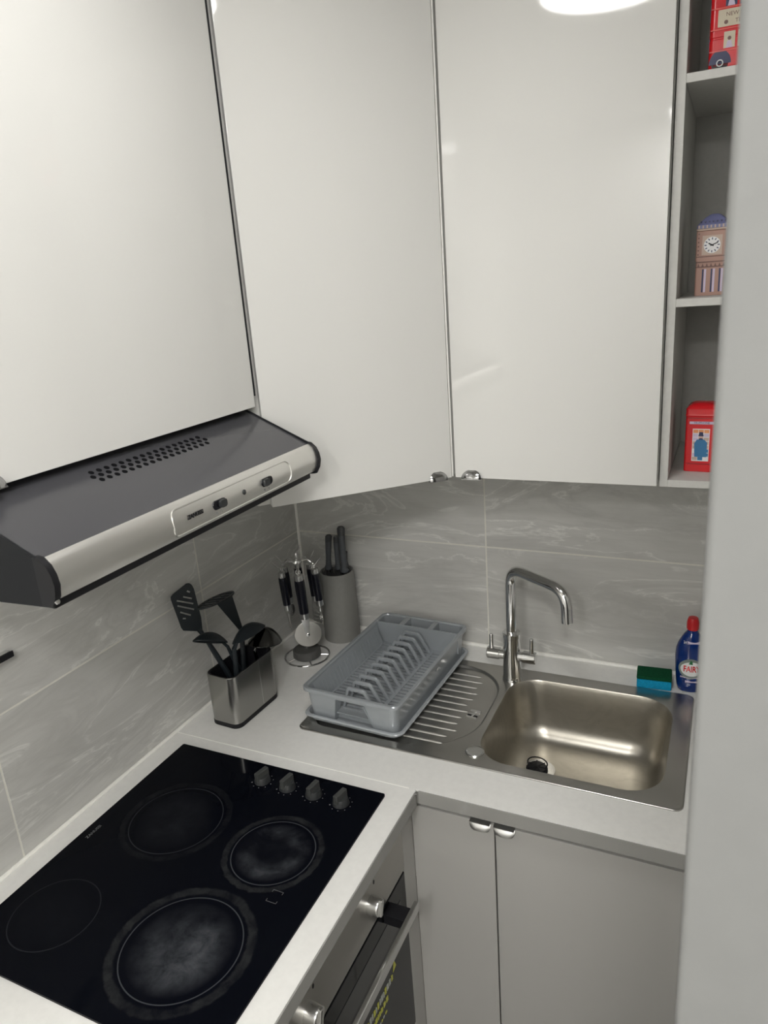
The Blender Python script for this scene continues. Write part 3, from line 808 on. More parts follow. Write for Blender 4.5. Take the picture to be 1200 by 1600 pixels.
for v in b.bm.verts:
    x, z = v.co.x * 0.8 - 0.0168, v.co.y + 0.1325
    v.co = Vector((x, bottle_y(x, z) - 0.0009 - v.co.z, z))
obj('lettering', b, WHITE, bt, world=False)

# ================================================================== DISH RACK AND TRAY
TZ = ZS + 0.0012
t = thing('drip_tray', 'grey plastic drip tray under the dish rack on the drainer', 'tray', (0.4158, -0.2760, TZ), math.radians(-2.6))
b = B()
def trr(d, z): return [Vector((x, y, z)) for x, y in rrect(-0.1335 + d, 0.1335 - d, -0.2215 + d, 0.2215 - d, 0.024, 6)]
b.loft([trr(0.016, 0.0), trr(0.010, 0.002), trr(0.006, 0.012), trr(0.001, 0.0125), trr(0.0, 0.015), trr(0.002, 0.0175), trr(0.007, 0.018), trr(0.009, 0.015), trr(0.013, 0.0045), trr(0.02, 0.003)])
obj('tray_shell', b, TRAY, t, world=False)

RZ0 = TZ + 0.0047
t = thing('dish_rack', 'empty silver grey plastic dish rack with plate slots and cutlery compartments', 'dish rack', (0.4150, -0.2745, RZ0), math.radians(-2.6))
HR = 0.083                                   # rim height above the tray floor
def rr(x0, x1, y0, y1, r, z): return [Vector((x, y, z)) for x, y in rrect(x0, x1, y0, y1, r, 6)]
YD = 0.158                                   # where the cutlery end begins
# outer shell: front, sides; front wall carries a trapezoid opening, so walls are built panel by panel
b = B()
TP, BT = (-0.131, 0.131, -0.2205, 0.2205), (-0.1165, 0.1165, -0.206, 0.206)
# rim: a rounded flange all round
b.loft([rr(*TP, 0.022, HR - 0.008), rr(*TP, 0.022, HR - 0.002), rr(TP[0] + .002, TP[1] - .002, TP[2] + .002, TP[3] - .002, 0.021, HR), rr(TP[0] + .009, TP[1] - .009, TP[2] + .009, TP[3] - .009, 0.016, HR), rr(TP[0] + .011, TP[1] - .011, TP[2] + .011, TP[3] - .011, 0.015, HR - 0.004)], False, False)
obj('rim', b, RACK, t, world=False)
def wall_ring(z, ins_): 
    s = z / HR
    return [BT[0] + (TP[0] + 0.008 - BT[0]) * s + ins_, BT[1] + (TP[1] - 0.008 - BT[1]) * s - ins_, BT[2] + (TP[2] + 0.008 - BT[2]) * s + ins_, BT[3] + (TP[3] - 0.008 - BT[3]) * s - ins_]
b = B()
zs = (0.0, 0.020, 0.045, HR - 0.003)
R_out = [rr(*wall_ring(z, 0), 0.018, z) for z in zs]
R_in = [rr(*wall_ring(z, 0.003), 0.015, z) for z in zs]
# notch: remove front quads near the middle by building walls as an open strip ring
n = len(R_out[0])
front = 6                                    # segment index joining the two front corners (bl -> br)
bm = b.bm
VO = [[bm.verts.new(p) for p in r_] for r_ in R_out]; VI = [[bm.verts.new(p) for p in r_] for r_ in R_in]
for V in (VO, VI):
    for j in range(len(zs) - 1):
        for i in range(n):
            if i == front: continue
            k = (i + 1) % n
            bm.faces.new((V[j][i], V[j][k], V[j + 1][k], V[j + 1][i]))
for j in (0, len(zs) - 1):
    for i in range(n):
        if i == front: continue
        k = (i + 1) % n
        bm.faces.new((VO[j][i], VO[j][k], VI[j][k], VI[j][i]))
# front panel with trapezoid notch
y0b, y0t = BT[2], TP[2] + 0.008
sl_ = Vector((0, y0t - y0b, HR)).normalized()
Mf = frame((0, y0b, 0), (1, 0, 0), sl_)
hl = (HR - 0.003) / sl_.z
xl0, xl1 = R_out[0][front].x, R_out[0][front + 1].x
xt0, xt1 = R_out[-1][front].x, R_out[-1][front + 1].x
pan = [(xl0, 0), (-0.050, 0), (-0.036, hl * 0.80), (0.036, hl * 0.80), (0.058, 0), (xl1, 0), (xt1, hl), (xt0, hl)]
b.plate(pan, [], Mf @ at(0, 0, -0.003), 0.003)
obj('basket_wall', b, RACK, t, world=False, angle=40)
# recess behind the opening
Zf = 0.0235
for (xa, xb) in ((-0.051, -0.037), (0.059, 0.037)):
    b = B().loft([[Vector((xa, y0b - 0.0, 0.002)), Vector((xb, y0t - 0.004, HR * 0.78)), Vector((xb, y0b + 0.021, HR * 0.78)), Vector((xa, y0b + 0.021, 0.002))],
            [Vector((xa + 0.002, y0b - 0.0, 0.002)), Vector((xb + 0.002, y0t - 0.004, HR * 0.78)), Vector((xb + 0.002, y0b + 0.021, HR * 0.78)), Vector((xa + 0.002, y0b + 0.021, 0.002))]])
    obj('recess_cheek', b, RACK, t, world=False)
b = B().prism([(-0.050, 0.001), (0.058, 0.001), (0.052, 0.0195), (-0.046, 0.0195)], frame((0, y0b + 0.020, 0.0), (1, 0, 0), (0, 0.2, 1)), 0.0022)
obj('recess_back', b, RACK, t, world=False)
# floor: left plain strip with fine grooves, slotted middle, right slotted strip, all on bars
fx0, fx1, fy0, fy1 = -0.116, 0.116, -0.182, YD - 0.010
b = B()
nb = 24
for k in range(nb):
    y = fy0 + 0.006 + (fy1 - fy0 - 0.012) * k / (nb - 1)
    b.box(-0.098, 0.050, y - 0.0034, y + 0.0034, Zf - 0.004, Zf)
    b.box(0.052, 0.082, y - 0.0042, y + 0.0042, Zf - 0.0035, Zf)
b.box(-0.104, -0.0965, fy0, fy1, Zf - 0.004, Zf + 0.0015)
b.box(0.046, 0.056, fy0, fy1, Zf - 0.004, Zf + 0.0015)
b.box(0.079, fx1, fy0, fy1, Zf - 0.003, Zf + 0.0005)
b.box(fx0, fx1, fy0 - 0.018, fy0 + 0.001, Zf - 0.003, Zf)
b.box(fx0, fx1, fy1 - 0.001, YD, Zf - 0.003, Zf)
obj('slotted_floor', b, RACK, t, world=False)
# ribbed sloping side on the left
b = B()
Ml = frame((-0.1015, fy0, Zf - 0.001), (0, 1, 0), (-0.36, 0, 1))
b.prism([(0, 0), (fy1 - fy0, 0), (fy1 - fy0, 0.055), (0, 0.055)], Ml, 0.0016)
for k in range(nb):
    v = 0.006 + (fy1 - fy0 - 0.012) * k / (nb - 1)
    b.prism([(v - 0.0016, 0.004), (v + 0.0016, 0.004), (v + 0.0016, 0.042), (v - 0.0016, 0.042)], Ml @ at(0, 0, 0.0015), 0.0012)
    b.prism([(v - 0.0016, 0.004), (v + 0.0016, 0.004), (v + 0.0016, 0.042), (v - 0.0016, 0.042)], Ml @ at(0, 0, -0.0011), 0.0012)
obj('ribbed_side', b, RACK, t, world=False)
# plate dividers: eleven trapezoid hoops
hoop_o = [(-0.044, 0.0), (-0.030, 0.051), (-0.025, 0.055), (0.015, 0.055), (0.021, 0.051), (0.051, 0.0)]
hoop_i = [(0.0425, 0.0), (0.0155, 0.0475), (-0.0235, 0.0475), (-0.0365, 0.0)]
for k in range(11):
    y = fy0 + 0.012 + (fy1 - fy0 - 0.022) * k / 10
    b = B().prism(hoop_o + hoop_i, frame((0, y - 0.0032, Zf), (1, 0, 0), (0, 0, 1)), -0.0064)
    bmesh.ops.bevel(b.bm, geom=list(b.bm.edges), offset=0.0010, segments=1, affect='EDGES')
    obj('plate_divider', b, RACK, t, world=False)
# cutlery compartments: partition wall and two short dividers
b = B().box(-0.1225, 0.1225, YD, YD + 0.003, Zf, HR)
obj('partition', b, RACK, t, world=False, label='wall between basin and cutlery end')
for x in (-0.046, 0.040):
    obj('compartment_divider', B().box(x - 0.008, x + 0.008, YD + 0.003, 0.2095, 0.012, HR, 0.002, 2), RACK, t, world=False)
obj('compartment_floor', B().box(-0.113, 0.113, YD, 0.204, 0.004, 0.007), RACK, t, world=False)
obj('stamp', B().prism(rrect(-0.004, 0.004, -0.003, 0.003, 0.001, 2), frame((0.1225, 0.02, HR * 0.62), (0, 1, 0), (0.18, 0, 1)), 0.0008), mat('pale_mark', (0.6, 0.6, 0.6), 0.4), t, world=False)

# ================================================================== UTENSIL HOLDER
UX, UY = 0.1085, -0.4890
t = thing('utensil_holder', 'brushed steel utensil holder with black base by left wall', 'utensil holder', (UX, UY, 0.9), math.radians(-3))
def ur(d, z, r=0.020): return [Vector((x, y, z)) for x, y in rrect(-0.043 + d, 0.043 - d, -0.0845 + d, 0.0845 - d, r, 6)]
obj('base', B().loft([ur(0.001, 0.0), ur(-0.0005, 0.002), ur(-0.0005, 0.012), ur(0.001, 0.013)]), BLACK, t, world=False, label='black plastic base')
b = B().loft([ur(0.0, 0.0131), ur(0.0, 0.134), ur(0.0006, 0.1365), ur(0.002, 0.1365), ur(0.002, 0.1335)], False, False)
obj('shell', b, STEEL_POT, t, world=False)
obj('seam', B().box(0.0428, 0.0433, 0.016, 0.0172, 0.014, 0.135), SATIN, t, world=False, label='bright vertical seam')
b = B().loft([ur(0.0022, 0.1362), ur(0.0055, 0.1362), ur(0.0065, 0.12), ur(0.007, 0.016), ur(0.02, 0.0142)], False, True)
ins_o = obj('liner', b, BLACK, t, world=False, label='black plastic liner')
obj('liner_divider', B().box(-0.037, 0.037, 0.040, 0.043, 0.014, 0.060), BLACK, t, world=False)

def along(P, Q): return (Vector(Q) - Vector(P)).normalized()
CAMV = Vector((1.1567, -1.7651, 1.8917))
def blade_frame(N, Bp, roll=0.0):
    """x across, y along the utensil from base towards head, z facing the room"""
    a = along(Bp, N); n = CAMV - Vector(N); n = (n - a * n.dot(a)).normalized()
    n = Matrix.Rotation(roll, 3, a) @ n
    return frame(N, a.cross(n), a)

# slotted turner
N, Bp = (0.060, -0.548, 1.1282), (0.116, -0.4965, 0.925)
t = thing('slotted_turner', 'black slotted turner leaning back against the tiles', 'spatula', Bp)
M = blade_frame(N, Bp)
out = [(0.004, -0.004), (0.0045, 0.0134), (0.0165, 0.0409), (0.0375, 0.1131), (0.038, 0.124), (0.035, 0.1305), (0.029, 0.1335), (-0.008, 0.1285), (-0.0165, 0.125), (-0.0195, 0.1186), (-0.0305, 0.0624), (-0.034, 0.046), (-0.033, 0.037), (-0.008, 0.0175), (-0.0045, -0.004)]
slots = []
for (y0_, y1_, x0_, x1_) in ((0.1171, 0.1103, 0.0211, 0.0258), (0.1097, 0.0941, 0.0071, 0.0220), (0.1096, 0.0814, -0.0096, 0.0185), (0.0979, 0.0681, -0.0144, 0.0130), (0.0809, 0.0598, -0.0170, 0.0), (0.0638, 0.0596, -0.0197, -0.0136)):
    p, q_ = Vector((x0_, y0_)), Vector((x1_, y1_)); dd = (q_ - p).normalized(); nn = Vector((-dd.y, dd.x)) * 0.0021
    slots.append([tuple(p - nn), tuple(q_ - nn), tuple(q_ + nn), tuple(p + nn)])
obj('blade', B().plate(out, slots, M @ at(0, 0, -0.0012), 0.0024), DARKTOOL, t)
a = along(Bp, N)
obj('handle', B().tube([Vector(Bp), Vector(N) - a * 0.05, Vector(N) - a * 0.006, Vector(N) + a * 0.02], [0.0075, 0.0065, 0.0045, 0.0035], 10), DARKTOOL, t)

# masher
N, Bp = (0.084, -0.4350, 1.0880), (0.100, -0.478, 0.925)
Cm = Vector((0.0900, -0.5205, 1.2100))
t = thing('potato_masher', 'dark masher with oval slotted head behind the black spoons', 'masher', Bp)
e1 = Vector((0.0, 1.0, -0.03)).normalized()
view = (CAMV - Cm).normalized()
e2 = (view - e1 * view.dot(e1)).normalized()
vw = (view - e1 * view.dot(e1)).normalized()
e2 = (vw * 0.95 + e1.cross(vw) * 0.31).normalized()     # head seen almost edge-on
Mm = Matrix(((e1.x, e2.x, 0, Cm.x), (e1.y, e2.y, 0, Cm.y), (e1.z, e2.z, 0, Cm.z), (0, 0, 0, 1)))
nz = e1.cross(e2)
for i in range(3): Mm[i][2] = nz[i]
hs = []
for k in range(5):
    u = -0.036 + 0.0185 * k; hh = 0.027 * math.sqrt(max(0.05, 1 - ((u - 0.001) / 0.056) ** 2))
    hs.append([(u - 0.0055, -hh), (u + 0.0055, -hh), (u + 0.0055, hh), (u - 0.0055, hh)])
hd = obj('mashing_plate', B().plate(circ(0.001, 0, 0.0560, 28, 0.035), hs, Mm @ at(0, 0, -0.0015), 0.003), DARKTOOL, t)
Mn = blade_frame(N, Bp)
inv = Mn.inverted()
def loc2(p): v = inv @ Vector(p); return (v.x, v.y)
tipA, tipB = Cm + e1 * 0.058, Cm - e1 * 0.006
nk = [Vector(N) + Vector((0.0, 0.006, 0.002)), tipA, tipB, Vector(N) + Vector((0, -0.006, 0))]
off = (CAMV - Vector(N)).normalized() * 0.002
obj('neck', B().loft([[p + off for p in nk], [p - off for p in nk]]), DARKTOOL, t)
obj('handle', B().tube([Vector(Bp), Vector(N) * 0.5 + Vector(Bp) * 0.5, Vector(N) + along(Bp, N) * 0.004], [0.008, 0.0075, 0.006], 10), DARKTOOL, t)

def spoon(name, label, Bp, N, tip, width, nrm_dir, cat='spoon', m=None, depth=0.012, hr=(0.0075, 0.006, 0.004)):
    m = m or DARKTOOL
    t = thing(name, label, cat, Bp)
    N, tip, Bp = Vector(N), Vector(tip), Vector(Bp)
    ax = (tip - N); Ln = ax.length; ax.normalize()
    nz = Vector(nrm_dir); nz = (nz - ax * nz.dot(ax)).normalized(); sx = ax.cross(nz)
    b = B(); NU, NV = 18, 6
    topr, botr = [], []
    c = N + ax * (Ln / 2)
    for j in range(NV + 1):
        s = 1 - j / NV
        ring, ring2 = [], []
        for k in range(NU):
            an = 2 * PI * k / NU
            p = c + ax * (Ln / 2 * s * math.cos(an)) + sx * (width / 2 * s * math.sin(an))
            dz = depth * (1 - s * s)
            ring.append(p + nz * dz); ring2.append(p + nz * (dz - 0.0018))
        topr.append(ring); botr.append(ring2)
    b.loft(topr[:-1], False, True); b.loft(botr[:-1], False, True)
    b.loft([topr[0], botr[0]], False, False)
    obj('bowl', b, m, t, angle=60)
    pts = [Bp, Bp.lerp(N, 0.55), N - (N - Bp).normalized() * 0.012, N + ax * 0.012]
    obj('handle', B().tube(pts, [hr[0], hr[1], hr[2], hr[2] * 0.8], 10), m, t)
    return t
spoon('solid_spoon', 'black nylon spoon nearest the slotted turner, bowl side on', (0.132, -0.484, 0.925), (0.1035, -0.5250, 1.1030), (0.098, -0.622, 1.157), 0.052, (-0.22, 0.2, 0.95), depth=0.022)
spoon('serving_spoon', 'black nylon spoon in front of the masher, bowl pointing right', (0.126, -0.535, 0.925), (0.121, -0.5180, 1.098), (0.122, -0.3930, 1.090), 0.046, (-0.22, 0.2, 0.95), depth=0.026, hr=(0.0085, 0.0075, 0.006))
spoon('ladle', 'shiny steel ladle with upturned round bowl at far end of holder', (0.126, -0.428, 0.925), (0.1290, -0.4540, 1.060), (0.1300, -0.3560, 1.042), 0.080, (0.05, 0.0, 1), 'ladle', mat('dark_chrome', (0.10, 0.10, 0.098), 0.14, 1.0), 0.036, (0.005, 0.005, 0.004))

# ================================================================== TOOL CAROUSEL
CX, CY = 0.1190, -0.2060
t = thing('tool_carousel', 'chrome wire carousel stand in the corner for hanging tools', 'stand', (CX, CY, 0.9))
def ringpts(r, z, n=32): return [(CX + r * math.cos(2 * PI * k / n), CY + r * math.sin(2 * PI * k / n), z) for k in range(n)]
obj('base_ring', B().tube(ringpts(0.063, 0.9032), 0.0030, 8, closed=True), CHROME, t)
for k in range(5):
    a = 2 * PI * k / 5 + 0.4
    obj('base_spoke', B().tube([(CX + 0.030 * math.cos(a), CY + 0.030 * math.sin(a), 0.9065), (CX + 0.062 * math.cos(a), CY + 0.062 * math.sin(a), 0.9035)], 0.0022, 6), CHROME, t)
obj('base_hub', B().lathe([(0.038, 0.004), (0.040, 0.007), (0.039, 0.024), (0.036, 0.027), (0, 0.028)], (CX, CY, 0.9), 28), mat('dark_hub', (0.09, 0.09, 0.085), 0.4), t, label='dark round hub')
obj('pole', B().tube([(CX, CY, 0.926), (CX, CY, 1.195), (CX, CY, 1.215)], [0.004, 0.004, 0.003], 10), CHROME, t)
obj('finial', B().tube([(CX, CY, 1.212), (CX + 0.004, CY + 0.006, 1.222), (CX + 0.008, CY + 0.014, 1.232)], [0.003, 0.003, 0.0015], 8), CHROME, t)
obj('top_disc', B().lathe([(0.012, 0.0), (0.014, 0.003), (0.012, 0.009), (0, 0.011)], (CX, CY, 1.186), 20), CHROME, t)
A0 = math.atan2(-1.55, 1.03)
ANG = [A0 + d for d in (0.0, 1.35, 2.30, 3.15, -2.20, -1.35)]
HR_ = 0.046
for a in ANG:
    c, s = math.cos(a), math.sin(a)
    p = lambda r, z: (CX + r * c, CY + r * s, z)
    obj('hook', B().tube([p(0.010, 1.192), p(0.030, 1.196), p(HR_ - 0.004, 1.184), p(HR_ + 0.004, 1.180), p(HR_ + 0.012, 1.188), p(HR_ + 0.022, 1.200)], [0.002, 0.002, 0.0019, 0.0018, 0.0017, 0.0012], 7), CHROME, t)

def hang_tool(name, label, cat, ang, head, hl_=0.092, hr=0.0102, lean=0.05):
    c, s = math.cos(ang), math.sin(ang)
    x, y = CX + HR_ * c, CY + HR_ * s
    top = 1.181
    t = thing(name, label, cat, (x, y, top), group='hanging kitchen tools')
    tx, ty = -s, c                                           # tangent
    def P(u, v, z): return Vector((x + tx * u + c * v + 0.83 * lean * (1.181 - z), y + ty * u + s * v + 0.55 * lean * (1.181 - z), z))
    # eye ring
    obj('hanging_ring', B().tube([P(0.0062 * math.sin(2 * PI * k / 16), 0.001, top - 0.004 + 0.0062 * math.cos(2 * PI * k / 16)) for k in range(16)], 0.0015, 6, closed=True), CHROME, t)
    z1 = top - 0.011
    obj('ferrule', B().tube([P(0, 0, z1 + 0.001), P(0, 0, z1 - 0.002), P(0, 0, z1 - 0.016)], [hr * 0.6, hr, hr], 14), SATIN, t)
    obj('handle', B().tube([P(0, 0, z1 - 0.016), P(0, 0, z1 - 0.03), P(0, 0, z1 - 0.016 - hl_)], [hr * 1.05, hr * 1.12, hr * 1.02], 14), mat('black_handle', (0.004, 0.0045, 0.010), 0.25), t)
    z2 = z1 - 0.016 - hl_
    obj('collar', B().tube([P(0, 0, z2), P(0, 0, z2 - 0.016), P(0, 0, z2 - 0.018)], [hr, hr, hr * 0.5], 14), SATIN, t)
    z3 = z2 - 0.018
    head(t, P, z3, (tx, ty), (c, s))
    return t
def head_pizza(t, P, z, tan, out):
    b = B()
    cz = z - 0.046
    b.loft([[P(-0.011, 0.004, z + 0.002), P(0.011, 0.004, z + 0.002), P(0.005, 0.006, cz - 0.004), P(-0.004, 0.006, cz - 0.004)],
            [P(-0.011, 0.0055, z + 0.002), P(0.011, 0.0055, z + 0.002), P(0.005, 0.0075, cz - 0.004), P(-0.004, 0.0075, cz - 0.004)]])
    obj('fork', b, SATIN, t)
    M = frame(P(0.0015, 0.002, cz), (tan[0], tan[1], 0), (0, 0, 1))
    obj('cutting_wheel', B().lathe([(0, -0.0003), (0.0355, -0.0003), (0.0375, 0.0006), (0.0355, 0.0016), (0, 0.0016)], M=M, seg=40), mat('satin_wheel', (0.62, 0.61, 0.58), 0.42, 1.0), t, label='round satin cutting wheel')
    obj('pivot', B().lathe([(0.0045, -0.007), (0.0045, 0.007), (0, 0.0078)], M=M, seg=14), CHROME, t)
def head_peeler(t, P, z, tan, out):
    b = B().tube([P(0, 0, z), P(-0.008, 0, z - 0.008), P(-0.008, 0, z - 0.050), P(0, 0, z - 0.058), P(0.008, 0, z - 0.050), P(0.008, 0, z - 0.008), P(0, 0, z)], 0.002, 7)
    obj('peeler_frame', b, CHROME, t)
    obj('peeler_blade', B().tube([P(0, 0.001, z - 0.008), P(0, 0.001, z - 0.052)], [0.0035, 0.0035], 8), SATIN, t)
def head_opener(t, P, z, tan, out):
    M = frame(P(0, -0.0012, z), (tan[0], tan[1], 0), (0, 0, 1))
    o = [(-0.004, 0), (-0.005, -0.016), (-0.014, -0.024), (-0.016, -0.040), (-0.008, -0.050), (0.008, -0.050), (0.016, -0.040), (0.014, -0.024), (0.005, -0.016), (0.004, 0)]
    obj('opener_head', B().plate(o, [circ(0, -0.036, 0.009, 14, 0.008)], M, 0.0024), CHROME, t)
def head_grater(t, P, z, tan, out):
    M = frame(P(0, -0.001, z), (tan[0], tan[1], 0), (0, 0, 1))
    hs = [circ(-0.010 + 0.0067 * i, -0.022 - 0.011 * j, 0.002, 8) for i in range(4) for j in range(4)]
    obj('grater_plate', B().plate(rrect(-0.016, 0.016, -0.065, -0.004, 0.004, 3), hs, M, 0.0016), SATIN, t)
def head_scoop(t, P, z, tan, out):
    M = frame(P(0, 0, z - 0.024), (tan[0], tan[1], 0), (0, 0, 1))
    obj('scoop_bowl', B().lathe([(0.019, 0.0), (0.017, 0.008), (0.011, 0.014), (0, 0.017), ], M=M, seg=20).lathe([(0.0175, 0.0), (0.0155, 0.007), (0.010, 0.0125), (0, 0.0155)], M=M, seg=20), CHROME, t)
    obj('scoop_stem', B().tube([P(0, 0, z + 0.001), P(0, 0.006, z - 0.010)], 0.003, 8), CHROME, t)
def head_slicer(t, P, z, tan, out):
    M = frame(P(0, -0.0012, z), (tan[0], tan[1], 0), (0, 0, 1))
    o = [(-0.003, 0), (-0.004, -0.020), (-0.011, -0.034), (-0.013, -0.060), (0.013, -0.060), (0.011, -0.034), (0.004, -0.020), (0.003, 0)]
    obj('slicer_blade', B().plate(o, [[(-0.008, -0.046), (0.008, -0.046), (0.008, -0.043), (-0.008, -0.043)]], M, 0.0018), SATIN, t)
hang_tool('pizza_cutter', 'black handled pizza cutter hanging at front of the carousel', 'pizza cutter', ANG[0], head_pizza, 0.097, 0.0125, 0.04)
hang_tool('kitchen_tool', 'black handled tool hanging right of the pizza cutter, by the knife block', 'utensil', ANG[1], head_opener, 0.080)
hang_tool('kitchen_tool', 'black handled tool at the right rear of the carousel, behind its neighbour', 'utensil', ANG[2], head_grater, 0.082)
hang_tool('kitchen_tool', 'black handled tool at the back of the carousel, hidden by the pizza cutter', 'utensil', ANG[3], head_slicer, 0.080)
hang_tool('kitchen_tool', 'black handled tool at the left rear of the carousel, beside the pole', 'utensil', ANG[4], head_scoop, 0.076)
hang_tool('kitchen_tool', 'black handled tool hanging leftmost on the carousel, nearest the tiled wall', 'utensil', ANG[5], head_peeler, 0.082)

# ================================================================== KNIFE BLOCK
KX, KY = 0.1560, -0.0600
t = thing('knife_block', 'round grey knife block holding knives in the corner', 'knife block', (KX, KY, 0.9))
obj('shell', B().lathe([(0.0525, 0.0), (0.0535, 0.003), (0.0515, 0.10), (0.0500, 0.208), (0.0485, 0.211), (0.0455, 0.211), (0.0450, 0.062), (0, 0.062)], (KX, KY, 0.9), 40), KBLOCK, t)
b = B(); rk = random.Random(5)
for k in range(150):
    a, r = rk.uniform(0, 2 * PI), 0.042 * math.sqrt(rk.random())
    x, y = KX + r * math.cos(a), KY + r * math.sin(a)
    b.tube([(x, y, 0.9625), (x + rk.uniform(-.001, .001), y + rk.uniform(-.001, .001), 1.1065 + rk.uniform(0, .002))], 0.0011, 4)
obj('bristles', b, mat('dark_bristle', (0.03, 0.03, 0.03), 0.7), t, stuff=True, label='dark bristle filling')
def knife(x, y, top, hw, lean, label, dy=0.0):
    t = thing('knife', label, 'knife', (x, y, 1.10), group='knives in the block')
    z0 = 1.1135
    def ring(z, w, d, cx=0.0):
        return [Vector((x + cx + lean * (z - z0) + w * math.cos(a), y + dy * (z - z0) + d * math.sin(a), z)) for a in [2 * PI * k / 14 for k in range(14)]]
    H = top - z0
    obj('bolster', B().loft([ring(z0 - 0.003, hw * 1.05, 0.008), ring(z0 + 0.004, hw * 1.3, 0.0085), ring(z0 + 0.010, hw * 1.0, 0.008)]), KHANDLE, t)
    obj('handle', B().loft([ring(z0 + 0.009, hw * 0.95, 0.0075), ring(z0 + H * 0.30, hw * 0.80, 0.0075), ring(z0 + H * 0.55, hw * 0.92, 0.008), ring(z0 + H * 0.80, hw, 0.008), ring(z0 + H * 0.80 + 0.001, hw * 0.95, 0.0076)]), KHANDLE, t)
    obj('end_cap', B().loft([ring(z0 + H * 0.805, hw, 0.008), ring(z0 + H * 0.96, hw * 1.12, 0.0085, 0.001), ring(top, hw * 0.7, 0.006, 0.001)]), mat('dark_cap', (0.05, 0.052, 0.055), 0.45), t)
    b = B().box(x - hw * 0.8, x + hw * 0.8, y - 0.0008, y + 0.0008, 1.0, z0 - 0.002)
    obj('blade', b, SATIN, t)
knife(0.1285, -0.058, 1.218, 0.0095, 0.10, 'dark handled knife at the left of the grey block')
knife(0.1560, -0.050, 1.213, 0.0085, 0.03, 'shortest dark handled knife in the middle of the grey block')
knife(0.1860, -0.066, 1.250, 0.0110, 0.00, 'tallest dark handled knife at the right of the grey block')
knife(0.1720, -0.030, 1.160, 0.0065, 0.00, 'small dark handle tucked behind the tallest knife in the block')

# ================================================================== TINS ON THE SHELVES
# telephone box tin (bottom shelf)
z0 = 1.5033
t = thing('telephone_box_tin', 'red telephone box tin on the bottom shelf', 'tin', (1.117, -0.250, z0), math.radians(-3))
fy = -0.029
obj('body', B().loft([[Vector((x, y, z)) for x, y in rrect(-0.0285 + d, 0.0285 - d, -0.0285 + d, 0.0285 - d, 0.004, 4)] for d, z in ((0.001, 0), (0, 0.001), (0, 0.107), (0.001, 0.108))]), RED, t, world=False)
lid = B().loft([[Vector((x, y, z)) for x, y in rrect(-0.029 + d, 0.029 - d, -0.029 + d, 0.029 - d, 0.005, 4)] for d, z in ((0, 0.1081), (-0.0008, 0.110), (0, 0.112), (0, 0.122), (0.004, 0.127), (0.012, 0.131), (0.02, 0.132))])
obj('lid', lid, RED, t, world=False, label='domed red lid')
obj('sign_band', B().box(-0.0215, 0.0215, fy - 0.0004, fy + 0.001, 0.0935, 0.0985), LILAC, t, world=False)
obj('lettering', B().text('TELEPHONE', 0.0052, frame((0, fy - 0.0006, 0.0960), (1, 0, 0), (0, 0, 1)), 0.0003), NAVYP, t, world=False)
wp = B(); MF = lambda u, v: frame((u, fy, v), (1, 0, 0), (0, 0, 1))
wp.mi = 0; wp.box(-0.0150, 0.0150, fy - 0.0003, fy + 0.001, 0.0215, 0.0845)
cols = [[3, 3, 3], [2, 0, 2], [2, 1, 1], [1, 4, 1], [1, 4, 1], [0, 4, 4], [2, 4, 4], [1, 4, 0]]
for r_ in range(8):
    for c_ in range(3):
        wp.mi = cols[r_][c_]
        wp.box(-0.0140 + 0.0096 * c_, -0.0052 + 0.0096 * c_, fy - 0.0006, fy, 0.0765 - 0.0076 * r_, 0.0830 - 0.0076 * r_)
wp.mi = 4; wp.prism([(-0.010, 0.030), (0.011, 0.030), (0.0115, 0.058), (0.006, 0.064), (-0.007, 0.064), (-0.0115, 0.056)], MF(0, 0), 0.0009)
wp.mi = 5; wp.prism(circ(0, 0.068, 0.0042, 12), MF(0, 0), 0.0011)
wp.mi = 6; wp.prism([(-0.0048, 0.0705), (0.0048, 0.0705), (0.003, 0.0785), (-0.003, 0.0785)], MF(0, 0), 0.0013)
wp.mi = 6; wp.prism([(-0.0042, 0.0640), (0.0042, 0.0640), (0.002, 0.0668), (-0.002, 0.0668)], MF(0, 0), 0.0013)
obj('window_print', wp, [WHITE, STONEL, LILAC, ORANGE, BLUEP, SKIN, NAVYP], t, world=False, label='printed window with blue uniformed figure')
for z in (0.1045, 0.0155): obj('moulding', B().box(-0.024, 0.024, fy - 0.0006, fy, z, z + 0.0012), REDDARK, t, world=False)

# clock tower tin (middle shelf)
z0 = 1.8320
t = thing('clock_tower_tin', 'pink stone clock tower tin with white dial on middle shelf', 'tin', (1.1165, -0.240, z0), math.radians(-4))
fy = -0.026
obj('body', B().loft([[Vector((x, y, z)) for x, y in rrect(-0.026 + d, 0.026 - d, -0.026 + d, 0.026 - d, 0.003, 3)] for d, z in ((0.0005, 0), (0, 0.001), (0.0, 0.060), (-0.001, 0.062), (-0.001, 0.110), (0, 0.111))]), STONE, t, world=False)
obj('cornice', B().loft([[Vector((x, y, z)) for x, y in rrect(-0.0275 + d, 0.0275 - d, -0.0275 + d, 0.0275 - d, 0.003, 3)] for d, z in ((0.001, 0.1112), (0, 0.112), (0, 0.114), (0.001, 0.115))]), STONEL, t, world=False)
obj('roof', B().loft([[Vector((x, y, z)) for x, y in rrect(-0.027 + d, 0.027 - d, -0.027 + d, 0.027 - d, max(.002, .004 - d * .05), 3)] for d, z in ((0.000, 0.1152), (0.0, 0.121), (0.005, 0.127), (0.011, 0.133), (0.018, 0.138), (0.022, 0.1395))]), ROOFP, t, world=False, label='blue grey curved roof')
b = B()
